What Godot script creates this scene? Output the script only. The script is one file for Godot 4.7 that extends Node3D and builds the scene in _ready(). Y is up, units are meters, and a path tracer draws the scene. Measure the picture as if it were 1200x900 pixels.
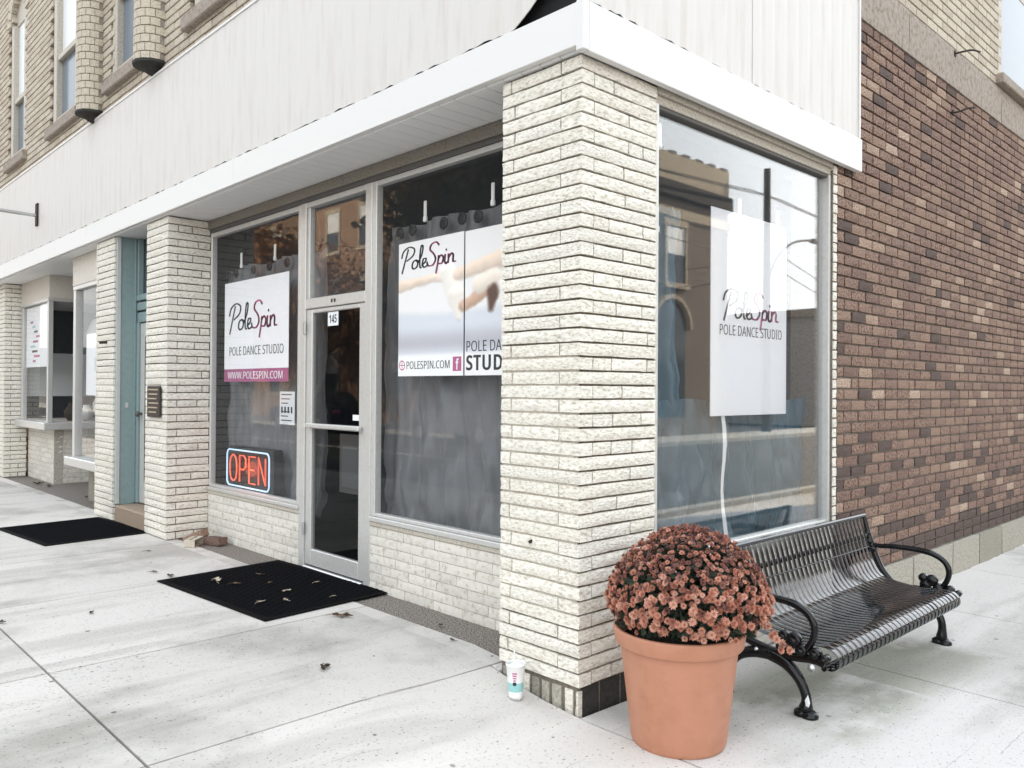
extends Node3D

# Corner storefront. Units are metres; x runs along the main street front, z along the side street, the building's corner stands at x=0, z=0.
var rng := RandomNumberGenerator.new()
var taken := {}
var M := {}
const EYE := Vector3(2.389, 1.45, 2.693)
const WZ := -0.39          # plane of the shop front glass


func _ready() -> void:
	rng.seed = 41
	camera_and_light()
	make_materials()
	ground()
	building()
	neighbour_shop()
	window_things()
	street_objects()
	flower_pot()
	bench()
	across_the_streets()


# ------------------------------------------------------------------ camera, sky, sun
func camera_and_light() -> void:
	var cam := Camera3D.new()
	cam.name = "camera"
	cam.fov = 50.70
	cam.near = 0.05
	cam.far = 600.0
	cam.transform = Transform3D(Basis.from_euler(Vector3(0.0064306, 0.809581, 0.0064703)), EYE)
	add_child(cam)
	cam.current = true
	var env := Environment.new()
	env.background_mode = Environment.BG_SKY
	var sky := Sky.new()
	var sm := PanoramaSkyMaterial.new()
	sm.panorama = sky_picture(Vector3(-2.09, 3.75, -9.03).normalized())
	sky.sky_material = sm
	env.sky = sky
	env.background_energy_multiplier = 1.0
	env.tonemap_mode = Environment.TONE_MAPPER_LINEAR
	env.tonemap_exposure = 3.15
	env.sdfgi_enabled = true
	env.ssao_enabled = true
	env.ssil_enabled = true
	var we := WorldEnvironment.new()
	we.name = "environment"
	we.environment = env
	add_child(we)
	var sun := DirectionalLight3D.new()
	sun.name = "sun"
	sun.light_energy = 1.6
	sun.light_color = Color(1.0, 0.93, 0.82)
	sun.light_angular_distance = 0.5
	sun.shadow_enabled = true
	add_child(sun)
	# the sun stands behind the building: the whole corner lies in open shade and the far kerbs are sunlit
	sun.look_at_from_position(Vector3(-2.09, 3.75, -9.03), Vector3.ZERO)


# a hazy pale sky: whiter towards the horizon and broadly brighter round the sun
func sky_picture(to_sun: Vector3) -> ImageTexture:
	var w := 512
	var h := 256
	var im := Image.create(w, h, false, Image.FORMAT_RGBF)
	var top := Color(0.60, 0.675, 0.76)
	var low := Color(0.92, 0.92, 0.90)
	var under := Color(0.22, 0.215, 0.21)
	for y in h:
		var el := PI * (0.5 - (y + 0.5) / h)
		for x in w:
			var az := TAU * (x + 0.5) / w      # the picture starts at -z and runs by +x
			var d := Vector3(cos(el) * sin(az), sin(el), -cos(el) * cos(az))
			var c := low.lerp(top, pow(clampf(d.y, 0.0, 1.0), 0.55)) if d.y > 0.0 else low.lerp(under, smoothstep(0.0, 0.12, -d.y))
			var ang := d.angle_to(to_sun)
			var glow := 1.0 + (0.80 * exp(-pow(ang / 0.85, 2.0)) if d.y > 0.0 else 0.0)
			im.set_pixel(x, y, Color(c.r * glow, c.g * glow, c.b * glow * 0.99))
	return ImageTexture.create_from_image(im)


# ------------------------------------------------------------------ materials
func ramp(offsets: Array, colors: Array) -> Gradient:
	var g := Gradient.new()
	g.offsets = PackedFloat32Array(offsets)
	g.colors = PackedColorArray(colors)
	return g


func noise_tex(freq: float, octaves: int, sd: int, g: Gradient, size := 512, kind := FastNoiseLite.TYPE_SIMPLEX_SMOOTH) -> NoiseTexture2D:
	var n := FastNoiseLite.new()
	n.noise_type = kind
	n.seed = sd
	n.frequency = freq
	n.fractal_octaves = octaves
	n.fractal_gain = 0.6
	var t := NoiseTexture2D.new()
	t.width = size
	t.height = size
	t.seamless = true
	t.noise = n
	if g:
		t.color_ramp = g
	return t


func grey(v: float) -> Color:
	return Color(v, v, v)


func mat(c: Color, rough := 0.8, tex: Texture2D = null, scale := 1.0, bump: Texture2D = null, bump_cm := 0.3) -> StandardMaterial3D:
	var m := StandardMaterial3D.new()
	m.albedo_color = c
	m.roughness = rough
	if tex or bump:
		m.uv1_triplanar = true
		m.uv1_world_triplanar = true
		m.uv1_scale = Vector3(scale, scale, scale)
	if tex:
		m.albedo_texture = tex
	if bump:
		m.heightmap_enabled = true
		m.heightmap_texture = bump
		m.heightmap_scale = bump_cm
	return m


func lin(r: float, g: float, b: float) -> Color:
	return Color(r, g, b).linear_to_srgb()


func glass(alpha: float, mirror: float) -> StandardMaterial3D:
	var m := StandardMaterial3D.new()
	m.transparency = BaseMaterial3D.TRANSPARENCY_ALPHA
	m.albedo_color = Color(0.93, 0.96, 1.0, alpha)
	m.roughness = 0.02
	m.metallic = mirror
	return m


func make_materials() -> void:
	var grain := noise_tex(0.03, 5, 11, null)
	var fine := noise_tex(0.09, 3, 12, null)
	M.grain = grain
	M.fine = fine
	# split-face stone, once painted cream: pale with brown-grey grime in the hollows
	var grime := noise_tex(0.028, 7, 5, ramp([0.0, 0.25, 0.40, 0.55, 1.0], [Color(0.66, 0.63, 0.58), Color(0.83, 0.81, 0.78), Color(0.92, 0.91, 0.89), Color(0.97, 0.965, 0.955), Color(1, 1, 1)]), 1024)
	for i in 5:
		var k: float = [0.82, 0.84, 0.80, 0.85, 0.81][i]
		M["stone%d" % i] = mat(lin(k, k * [0.955, 0.95, 0.945, 0.955, 0.96][i], k * [0.875, 0.865, 0.855, 0.875, 0.885][i]), 0.85, grime, [0.9, 1.3, 1.1, 0.8, 1.5][i], grain, 0.45)
		M["stone%d" % i].uv1_scale *= Vector3(0.8, 2.0, 0.8)
	M.dark_stone = mat(lin(0.035, 0.033, 0.03), 0.85, grime, 1.1, grain, 0.6)
	M.mossy_stone = mat(lin(0.34, 0.32, 0.27), 0.85, grime, 2.3, grain, 0.6)
	M.mortar = mat(lin(0.19, 0.165, 0.135), 0.95, grime, 1.3, fine, 0.2)
	M.joint_fill = mat(lin(0.46, 0.42, 0.36), 0.95, grime, 2.1, fine, 0.2)
	M.pale_mortar = mat(lin(0.52, 0.48, 0.43), 0.95, grime, 1.3, fine, 0.2)
	var paint := noise_tex(0.014, 6, 8, ramp([0.0, 0.25, 0.38, 1.0], [Color(0.74, 0.70, 0.64), Color(0.90, 0.88, 0.85), Color(0.97, 0.965, 0.95), Color(1, 1, 1)]), 1024)
	for i in 3:
		var k: float = [0.72, 0.67, 0.75][i]
		M["paint_brick%d" % i] = mat(lin(k, k * 0.95, k * 0.88), 0.8, paint, 1.1, grain, 0.25)
	# side wall bricks
	var face := noise_tex(0.018, 6, 21, ramp([0.0, 0.32, 0.45, 0.6, 0.8, 1.0], [Color(0.38, 0.35, 0.34), Color(0.62, 0.58, 0.56), Color(0.82, 0.8, 0.79), Color(0.98, 0.97, 0.96), Color(1, 1, 1), Color(1, 1, 1)]), 1024)
	var tones := [[0.250, 0.178, 0.146], [0.268, 0.193, 0.160], [0.232, 0.162, 0.136], [0.285, 0.208, 0.170], [0.255, 0.186, 0.158], [0.215, 0.152, 0.132], [0.42, 0.335, 0.275], [0.50, 0.42, 0.355], [0.115, 0.088, 0.082], [0.325, 0.242, 0.196]]
	for i in tones.size():
		M["brick%d" % i] = mat(lin(tones[i][0] * 1.14, tones[i][1] * 1.03, tones[i][2] * 0.95), 0.9, face, 1.9 + 0.23 * i, grain, 0.5)
	M.brick_mortar = mat(lin(0.36, 0.32, 0.29), 0.95, grime, 1.7, fine, 0.2)
	M.sooty_mortar = mat(lin(0.10, 0.085, 0.08), 0.95, grime, 1.7, fine, 0.2)
	M.upper_brick = mat(lin(0.53, 0.46, 0.38), 0.9, grime, 1.6, grain, 0.3)
	M.upper_brick2 = mat(lin(0.61, 0.545, 0.455), 0.9, grime, 1.9, grain, 0.3)
	M.band_stone = mat(lin(0.36, 0.305, 0.265), 0.9, grime, 0.55, grain, 0.5)
	M.foundation = mat(lin(0.42, 0.39, 0.34), 0.9, grime, 1.4, grain, 0.7)
	# painted metal
	var streak := noise_tex(0.02, 5, 31, ramp([0.0, 0.3, 0.5, 1.0], [Color(0.95, 0.935, 0.915), Color(0.985, 0.98, 0.97), Color(1, 1, 1), Color(1, 1, 1)]))
	M.panel = mat(lin(0.625, 0.592, 0.565), 0.55, streak, 1.0)
	M.panel.uv1_scale = Vector3(0.9, 0.12, 0.9)
	M.fascia = mat(lin(0.70, 0.68, 0.665), 0.45)
	M.soffit = mat(lin(0.76, 0.755, 0.745), 0.5)
	M.alu = mat(lin(0.62, 0.61, 0.59), 0.38, streak, 2.0)
	M.alu.metallic = 0.35
	M.trim = mat(lin(0.55, 0.51, 0.45), 0.6, grime, 1.6)
	M.head_paint = mat(lin(0.25, 0.225, 0.195), 0.6, grime, 1.6)
	M.dark_trim = mat(lin(0.10, 0.095, 0.09), 0.6)
	M.teal = mat(lin(0.24, 0.32, 0.325), 0.5, streak, 1.3)
	M.pale_door = mat(lin(0.5, 0.5, 0.48), 0.5, streak, 1.3)
	M.beige = mat(lin(0.66, 0.61, 0.55), 0.6, streak, 1.1)
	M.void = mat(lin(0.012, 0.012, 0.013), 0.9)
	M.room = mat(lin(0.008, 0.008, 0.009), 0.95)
	M.warm_room = mat(lin(0.42, 0.38, 0.33), 0.9)
	M.glass = glass(0.02, 0.0)
	M.glass.metallic_specular = 0.38
	M.side_glass = glass(0.01, 0.0)
	M.door_glass = glass(0.35, 0.05)
	M.door_glass.albedo_color = Color(0.10, 0.11, 0.12, 0.3)
	M.door_glass.metallic = 0.0
	M.door_glass.metallic_specular = 0.28
	M.upper_glass = mat(lin(0.19, 0.22, 0.255), 0.15)
	M.upper_glass.metallic_specular = 0.2
	M.upper_glass.metallic = 0.0
	M.blind = mat(lin(0.75, 0.76, 0.77), 0.5)
	# cloth and paper
	var weave := noise_tex(0.2, 2, 44, null, 256)
	M.cloth = mat(lin(0.125, 0.128, 0.134), 0.45, null, 3.0, weave, 0.15)
	M.cloth.rim_enabled = true
	M.cloth.rim = 0.4
	M.blue_cloth = mat(lin(0.028, 0.082, 0.115), 0.30, null, 3.0, weave, 0.15)
	M.blue_cloth.rim_enabled = true
	M.blue_cloth.rim = 0.15
	M.white_cloth = mat(lin(0.75, 0.75, 0.74), 0.8)
	M.paper = mat(lin(0.82, 0.82, 0.84), 0.6)
	M.grey_paper = mat(lin(0.62, 0.63, 0.64), 0.6)
	M.ink = mat(lin(0.02, 0.02, 0.022), 0.6)
	M.rose_ink = mat(lin(0.47, 0.10, 0.24), 0.6)
	M.magenta = mat(lin(0.33, 0.07, 0.19), 0.6)
	M.white_plastic = mat(lin(0.8, 0.8, 0.78), 0.35)
	# street
	M.concrete = StandardMaterial3D.new()
	M.concrete.albedo_texture = concrete_texture(Color(0.79, 0.77, 0.745), 3, 0.6)
	M.concrete.roughness = 0.9
	M.concrete.heightmap_enabled = false
	M.concrete_r = StandardMaterial3D.new()
	M.concrete_r.albedo_texture = concrete_texture(Color(0.765, 0.75, 0.73), 9, 0.35)
	M.concrete_r.roughness = 0.9
	M.joint = mat(lin(0.05, 0.048, 0.045), 0.95)
	var pebble := noise_tex(0.11, 3, 52, ramp([0.0, 0.3, 0.45, 0.6, 1.0], [Color(0.22, 0.2, 0.19), Color(0.5, 0.47, 0.44), Color(0.85, 0.82, 0.79), Color(1, 0.98, 0.95), Color(1, 1, 1)]), 1024)
	M.aggregate = mat(lin(0.27, 0.25, 0.235), 0.95, pebble, 0.65, fine, 0.6)
	M.step = mat(lin(0.46, 0.37, 0.29), 0.95, pebble, 2.2, fine, 0.4)
	M.asphalt = mat(lin(0.07, 0.07, 0.072), 0.9, pebble, 0.6, fine, 0.4)
	M.kerb = mat(lin(0.42, 0.41, 0.39), 0.9, grime, 0.8)
	M.line_paint = mat(lin(0.7, 0.69, 0.62), 0.8)
	M.rubber = mat(lin(0.006, 0.006, 0.007), 0.9, pebble, 2.0)
	M.mat_pile = mat(lin(0.007, 0.0075, 0.010), 0.95, pebble, 2.6, fine, 0.3)
	M.mat_pile.metallic_specular = 0.15
	M.rubber.metallic_specular = 0.2
	M.leaf_tan = mat(lin(0.56, 0.35, 0.21), 0.8, grain, 4.0)
	M.leaf_pale = mat(lin(0.45, 0.38, 0.28), 0.8)
	M.leaf_dark = mat(lin(0.06, 0.04, 0.03), 0.8)
	M.clay = mat(lin(0.47, 0.212, 0.130), 0.5, noise_tex(0.012, 5, 61, ramp([0.0, 0.35, 0.6, 1.0], [Color(0.93, 0.90, 0.88), Color(0.97, 0.96, 0.95), Color(1, 1, 1), Color(1, 1, 1)])), 1.2, fine, 0.03)
	M.soil = mat(lin(0.02, 0.016, 0.012), 0.95, pebble, 5.0)
	M.black_iron = mat(lin(0.004, 0.004, 0.005), 0.25)
	M.black_iron.clearcoat_enabled = true
	M.black_iron.clearcoat = 0.35
	M.black_iron.metallic_specular = 0.3
	M.black_iron.clearcoat_roughness = 0.12
	M.black_slat = mat(lin(0.085, 0.085, 0.088), 0.11)
	M.black_slat.metallic = 1.0
	M.chip = mat(lin(0.7, 0.71, 0.72), 0.5)
	M.steel = mat(lin(0.55, 0.55, 0.55), 0.3)
	M.steel.metallic = 0.8
	M.rust = mat(lin(0.13, 0.08, 0.05), 0.8, grain, 4.0)
	M.bronze = mat(lin(0.10, 0.06, 0.045), 0.5, grain, 5.0)
	M.bronze_text = mat(lin(0.42, 0.33, 0.24), 0.5)
	M.turquoise = mat(lin(0.30, 0.56, 0.56), 0.5)
	M.neon_red = mat(lin(0.9, 0.2, 0.1), 0.4)
	M.neon_red.emission_enabled = true
	M.neon_red.emission = Color(1.0, 0.30, 0.16)
	M.neon_red.emission_energy_multiplier = 0.22
	M.neon_blue = mat(lin(0.6, 0.75, 0.9), 0.4)
	M.neon_blue.emission_enabled = true
	M.neon_blue.emission = Color(0.62, 0.84, 1.0)
	M.neon_blue.emission_energy_multiplier = 0.17
	M.black_plastic = mat(lin(0.008, 0.008, 0.009), 0.5)
	for i in 6:
		var c: Array = [[0.55, 0.26, 0.18], [0.46, 0.19, 0.125], [0.62, 0.345, 0.255], [0.30, 0.115, 0.08], [0.19, 0.078, 0.062], [0.26, 0.125, 0.10]][i]
		M["petal%d" % i] = mat(lin(c[0], c[1], c[2]), 0.75)
		M["petal%d" % i].backlight_enabled = true
		M["petal%d" % i].backlight = Color(0.25, 0.15, 0.1)
	M.mum_leaf = mat(lin(0.022, 0.032, 0.018), 0.7)
	M.stem = mat(lin(0.05, 0.05, 0.03), 0.8)
	M.bark = mat(lin(0.07, 0.055, 0.045), 0.9, grain, 2.0)
	M.autumn_leaf = mat(lin(0.30, 0.13, 0.035), 0.7)
	M.dark_leaf = mat(lin(0.018, 0.026, 0.012), 0.7)
	for k in ["autumn_leaf", "dark_leaf"]:
		M[k].backlight_enabled = true
		M[k].backlight = Color(0.35, 0.3, 0.2)
	M.tan_brick = mat(lin(0.42, 0.27, 0.17), 0.9, face, 0.8)
	M.far_brick = mat(lin(0.24, 0.20, 0.16), 0.9, face, 0.9)
	M.far_cream = mat(lin(0.66, 0.58, 0.44), 0.9, face, 0.9)
	M.far_grey = mat(lin(0.3, 0.3, 0.3), 0.9, face, 0.7)
	M.far_window = mat(lin(0.05, 0.06, 0.07), 0.1)
	M.car_dark = mat(lin(0.03, 0.035, 0.05), 0.2)
	M.car_pale = mat(lin(0.14, 0.14, 0.145), 0.25)
	M.tyre = mat(lin(0.015, 0.015, 0.015), 0.85)
	M.wire = mat(lin(0.02, 0.02, 0.02), 0.7)
	M.wood_pole = mat(lin(0.14, 0.10, 0.075), 0.9, grain, 1.5)


# a worn slab of concrete, 6 m a side: broom-light base, dark pits, scuffs that run with z, blotches
func concrete_texture(base: Color, sd: int, scuff: float) -> ImageTexture:
	var r := RandomNumberGenerator.new()
	r.seed = sd
	var n := 2048
	var nz := FastNoiseLite.new()
	nz.seed = sd
	nz.frequency = 0.004
	nz.fractal_octaves = 6
	nz.fractal_gain = 0.62
	var lo := nz.get_image(512, 512)
	lo.convert(Image.FORMAT_RGB8)
	var im := Image.create(512, 512, false, Image.FORMAT_RGB8)
	for y in 512:
		for x in 512:
			var v := lo.get_pixel(x, y).r
			var streak := lo.get_pixel((x * 3) % 512, (y / 2 + 90) % 512).r
			var k := 1.0 - 0.13 * smoothstep(0.52, 0.85, v) - 0.09 * smoothstep(0.5, 0.8, streak) + 0.05 * (0.5 - v)
			im.set_pixel(x, y, Color(base.r * k, base.g * (k - 0.004), base.b * (k - 0.010 * (1.0 - k) * 8.0)))
	im.resize(n, n, Image.INTERPOLATE_CUBIC)
	im.convert(Image.FORMAT_RGBA8)
	# fine speckle of sand grains and pinholes
	for i in 260000:
		var g := r.randf_range(-0.17, 0.06) * r.randf()
		if r.randf() < 0.035:
			g -= 0.2
		var w := 1 + int(r.randf() < 0.35)
		var x := r.randi() % n
		var y := r.randi() % n
		var c := im.get_pixel(x, y)
		im.fill_rect(Rect2i(x, y, w, w + int(r.randf() < 0.4)), Color(c.r + g, c.g + g, c.b + g))
	# broom and trolley scuffs: clusters of short dark dashes drawn out along the texture's v axis (z in the world)
	for i in int(95 * scuff) + 12:
		var cx := r.randf() * n
		var cy := r.randf() * n
		var sx := r.randf_range(14.0, 60.0)
		var sy := r.randf_range(60.0, 190.0)
		var count := int(r.randf_range(25, 150) * (0.5 + scuff))
		var dark := r.randf_range(0.45, 0.64)
		for j in count:
			var x := int(cx + r.randfn(0.0, sx))
			var y := int(cy + r.randfn(0.0, sy))
			var v := dark + r.randf_range(-0.10, 0.14)
			im.fill_rect(Rect2i(x, y, 1 + int(r.randf() < 0.35), 1 + r.randi() % (2 + int(5.0 * scuff))), Color(v, v * 0.985, v * 0.96))
	# long faint drag lines
	for i in int(60 * scuff):
		var x := r.randf() * n
		var y := r.randf() * n
		var v := r.randf_range(0.45, 0.6)
		for j in int(r.randf_range(40, 260)):
			x += r.randf_range(-0.35, 0.35)
			if r.randf() < 0.6:
				im.fill_rect(Rect2i(int(x), int(y) + j, 1, 1), Color(v, v * 0.98, v * 0.96))
	# old gum and drips
	for i in 90:
		var v := r.randf_range(0.40, 0.58)
		var x := r.randi() % n
		var y := r.randi() % n
		var w := 3 + r.randi() % 6
		im.fill_rect(Rect2i(x, y + 1, w, maxi(1, w - 2)), Color(v, v * 0.97, v * 0.94))
		im.fill_rect(Rect2i(x + 1, y, maxi(1, w - 2), w), Color(v, v * 0.97, v * 0.94))
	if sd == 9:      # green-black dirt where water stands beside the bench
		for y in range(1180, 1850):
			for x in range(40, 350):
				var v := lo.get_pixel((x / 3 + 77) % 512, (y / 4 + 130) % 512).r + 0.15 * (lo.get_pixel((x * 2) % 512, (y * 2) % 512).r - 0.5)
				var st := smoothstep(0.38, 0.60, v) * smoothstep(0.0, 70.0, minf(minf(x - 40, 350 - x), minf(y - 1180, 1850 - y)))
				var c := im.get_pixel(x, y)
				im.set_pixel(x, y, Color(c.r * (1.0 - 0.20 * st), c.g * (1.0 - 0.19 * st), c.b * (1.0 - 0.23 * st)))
	var t := ImageTexture.create_from_image(im)
	return t


# ------------------------------------------------------------------ naming
func numbered(called: String) -> String:
	taken[called] = taken.get(called, -1) + 1
	return called if taken[called] == 0 else "%s_%03d" % [called, taken[called]]


func tag(o: Node, label: String, category: String, group := "", kind := "") -> void:
	if label:
		o.set_meta("label", label)
	if category:
		o.set_meta("category", category)
	if group:
		o.set_meta("group", group)
	if kind:
		o.set_meta("kind", kind)


func thing(called: String, label: String, category: String, at := Vector3.ZERO, turn := 0.0, group := "") -> Node3D:
	var o := Node3D.new()
	o.name = numbered(called)
	add_child(o)
	o.position = at
	o.rotation.y = turn
	tag(o, label, category, group)
	return o


func obj(called: String, shape, m: Material, parent: Node = null, at := Vector3.ZERO, turn := Vector3.ZERO) -> MeshInstance3D:
	var o := MeshInstance3D.new()
	o.name = called if parent else numbered(called)
	o.mesh = (shape as SurfaceTool).commit() if shape is SurfaceTool else shape
	o.material_override = m
	o.position = at
	o.rotation = turn
	(parent if parent else self).add_child(o, true)
	return o


func struct(called: String, shape, m: Material) -> MeshInstance3D:
	var o := obj(called, shape, m)
	o.set_meta("kind", "structure")
	return o


func group_part(called: String, parent: Node) -> Node3D:
	var o := Node3D.new()
	o.name = called
	parent.add_child(o, true)
	return o


# ------------------------------------------------------------------ shapes
func begin() -> SurfaceTool:
	var s := SurfaceTool.new()
	s.begin(Mesh.PRIMITIVE_TRIANGLES)
	s.set_smooth_group(-1)
	return s


func done(s: SurfaceTool) -> SurfaceTool:
	s.generate_normals()
	return s


func tri(s: SurfaceTool, a: Vector3, b: Vector3, c: Vector3, out: Vector3) -> void:
	if (b - a).cross(c - a).dot(out) > 0.0:
		var t := b
		b = c
		c = t
	s.add_vertex(a)
	s.add_vertex(b)
	s.add_vertex(c)


func quad(s: SurfaceTool, a: Vector3, b: Vector3, c: Vector3, d: Vector3, out: Vector3) -> void:
	tri(s, a, b, c, out)
	tri(s, a, c, d, out)


func add_box(s: SurfaceTool, c: Vector3, size: Vector3, bev := 0.0) -> void:
	var h := size / 2.0
	bev = minf(bev, minf(h.x, minf(h.y, h.z)) * 0.9)
	var v := func(sg: Vector3, axis: int) -> Vector3:
		var p := h - Vector3(bev, bev, bev)
		p[axis] = h[axis]
		return c + p * sg
	for a in 3:
		var b := (a + 1) % 3
		var d := (a + 2) % 3
		for sg in [-1.0, 1.0]:
			var q := []
			for k in [[-1, -1], [1, -1], [1, 1], [-1, 1]]:
				var w := Vector3.ZERO
				w[a] = sg
				w[b] = k[0]
				w[d] = k[1]
				q.append(v.call(w, a))
			var n := Vector3.ZERO
			n[a] = sg
			quad(s, q[0], q[1], q[2], q[3], n)
			if bev > 0.0:
				for sh in [-1.0, 1.0]:
					var w1 := Vector3.ZERO
					w1[a] = sg
					w1[b] = sh
					w1[d] = -1.0
					var w2 := w1
					w2[d] = 1.0
					var nn := w1
					nn[d] = 0.0
					quad(s, v.call(w1, a), v.call(w2, a), v.call(w2, b), v.call(w1, b), nn)
	if bev > 0.0:
		for x in [-1.0, 1.0]:
			for y in [-1.0, 1.0]:
				for z in [-1.0, 1.0]:
					var w := Vector3(x, y, z)
					tri(s, v.call(w, 0), v.call(w, 1), v.call(w, 2), w)


func span(s: SurfaceTool, lo: Vector3, hi: Vector3, bev := 0.0) -> void:
	add_box(s, (lo + hi) / 2.0, (hi - lo).abs(), bev)


func block(lo: Vector3, hi: Vector3, bev := 0.0) -> SurfaceTool:
	var s := begin()
	span(s, lo, hi, bev)
	return done(s)


func boxmesh(size: Vector3, bev := 0.0) -> ArrayMesh:
	var s := begin()
	add_box(s, Vector3.ZERO, size, bev)
	return done(s).commit()


func add_tube(s: SurfaceTool, pts: Array, radii, sides := 8, caps := true) -> void:
	var n := pts.size()
	var rings := []
	var side := Vector3.ZERO
	for i in n:
		var t: Vector3 = (pts[mini(i + 1, n - 1)] - pts[maxi(i - 1, 0)]).normalized()
		if side == Vector3.ZERO:
			side = t.cross(Vector3.UP if absf(t.y) < 0.9 else Vector3.RIGHT).normalized()
		side = (side - t * side.dot(t)).normalized()
		var up := t.cross(side)
		var r: float = radii[i] if radii is Array else radii
		var ring := []
		for k in sides:
			var a := TAU * k / sides
			ring.append(pts[i] + (side * cos(a) + up * sin(a)) * r)
		rings.append(ring)
	s.set_smooth_group(1)
	for i in n - 1:
		for k in sides:
			var k2 := (k + 1) % sides
			var mid: Vector3 = (rings[i][k] + rings[i + 1][k2]) / 2.0 - (pts[i] + pts[i + 1]) / 2.0
			quad(s, rings[i][k], rings[i][k2], rings[i + 1][k2], rings[i + 1][k], mid)
	s.set_smooth_group(-1)
	if caps:
		for e in [0, n - 1]:
			var dir: Vector3 = (pts[0] - pts[1]) if e == 0 else (pts[n - 1] - pts[n - 2])
			for k in range(1, sides - 1):
				tri(s, rings[e][0], rings[e][k], rings[e][k + 1], dir)


func tube(pts: Array, radii, sides := 8) -> SurfaceTool:
	var s := begin()
	add_tube(s, pts, radii, sides)
	return done(s)


func add_lathe(s: SurfaceTool, prof: Array, sides: int, at := Vector3.ZERO, smooth := true) -> void:
	s.set_smooth_group(1 if smooth else -1)
	for i in prof.size() - 1:
		var p: Vector2 = prof[i]
		var q: Vector2 = prof[i + 1]
		for k in sides:
			var a := TAU * k / sides
			var b := TAU * (k + 1) / sides
			var out := Vector3(cos((a + b) / 2) * (q.y - p.y), p.x - q.x, sin((a + b) / 2) * (q.y - p.y))
			quad(s, at + Vector3(cos(a) * p.x, p.y, sin(a) * p.x), at + Vector3(cos(b) * p.x, p.y, sin(b) * p.x), at + Vector3(cos(b) * q.x, q.y, sin(b) * q.x), at + Vector3(cos(a) * q.x, q.y, sin(a) * q.x), out)
	s.set_smooth_group(-1)


func smooth_path(ctrl: Array, per := 6) -> Array:
	var out := []
	for i in ctrl.size() - 1:
		var p0 = ctrl[maxi(i - 1, 0)]
		var p1 = ctrl[i]
		var p2 = ctrl[i + 1]
		var p3 = ctrl[mini(i + 2, ctrl.size() - 1)]
		for k in per:
			out.append(p1.cubic_interpolate(p2, p0, p3, float(k) / per))
	out.append(ctrl[-1])
	return out


# extrudes a polygon (x, y) along z, from z0 to z1
func add_extrusion(s: SurfaceTool, poly: PackedVector2Array, z0: float, z1: float) -> void:
	var ids := Geometry2D.triangulate_polygon(poly)
	for k in range(0, ids.size(), 3):
		for zz in [z0, z1]:
			var f := func(i: int) -> Vector3: return Vector3(poly[i].x, poly[i].y, zz)
			tri(s, f.call(ids[k]), f.call(ids[k + 1]), f.call(ids[k + 2]), Vector3(0, 0, (zz - (z0 + z1) / 2.0)))
	var ccw := not Geometry2D.is_polygon_clockwise(poly)
	for i in poly.size():
		var a := poly[i]
		var b := poly[(i + 1) % poly.size()]
		var o := Vector3(b.y - a.y, a.x - b.x, 0) * (1.0 if ccw else -1.0)
		quad(s, Vector3(a.x, a.y, z0), Vector3(b.x, b.y, z0), Vector3(b.x, b.y, z1), Vector3(a.x, a.y, z1), o)


# a rock-faced stone: rough front at z = 0, flat back at z = -d, broken arrises
func stone_mesh(l: float, h: float, d: float, rough: float, bev: float) -> ArrayMesh:
	var s := begin()
	var nx := clampi(int(l / 0.06), 2, 5)
	var ny := 2
	var p := []
	for i in nx + 1:
		var col := []
		for j in ny + 1:
			var edge := i == 0 or i == nx or j == 0 or j == ny
			var x := -l / 2 + l * i / nx
			var y := -h / 2 + h * j / ny
			if i > 0 and i < nx:
				x += rng.randf_range(-0.3, 0.3) * l / nx
			if j > 0 and j < ny:
				y += rng.randf_range(-0.25, 0.25) * h / ny
			x -= signf(x) * (rng.randf() * bev * 0.5 if i == 0 or i == nx else 0.0)
			y -= signf(y) * (rng.randf() * bev * 0.5 if j == 0 or j == ny else 0.0)
			col.append(Vector3(x, y, -bev * rng.randf_range(0.4, 1.3) if edge else rng.randf_range(-0.4, 1.0) * rough))
		p.append(col)
	s.set_smooth_group(1)
	for i in nx:
		for j in ny:
			quad(s, p[i][j], p[i + 1][j], p[i + 1][j + 1], p[i][j + 1], Vector3.BACK)
	s.set_smooth_group(-1)
	var back := func(v: Vector3) -> Vector3: return Vector3(v.x, v.y, -d)
	for i in nx:
		for j in [0, ny]:
			quad(s, p[i][j], p[i + 1][j], back.call(p[i + 1][j]), back.call(p[i][j]), Vector3(0, j - 1, 0))
	for j in ny:
		for i in [0, nx]:
			quad(s, p[i][j], p[i][j + 1], back.call(p[i][j + 1]), back.call(p[i][j]), Vector3(i - nx / 2.0, 0, 0))
	return done(s).commit()


# ------------------------------------------------------------------ the ground
func gy(x: float, z: float) -> float:
	var far := 0.75 * smoothstep(0.25, 1.5, z)
	var y := 0.11 * (1.0 - smoothstep(-0.8 + far, 0.02 + far, x))
	y += maxf(-0.1, 0.0195 * minf(z, 0.0)) * smoothstep(-0.4, 0.1, x)
	y -= 0.012 * maxf(x - 0.5, 0.0)
	return y


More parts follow.
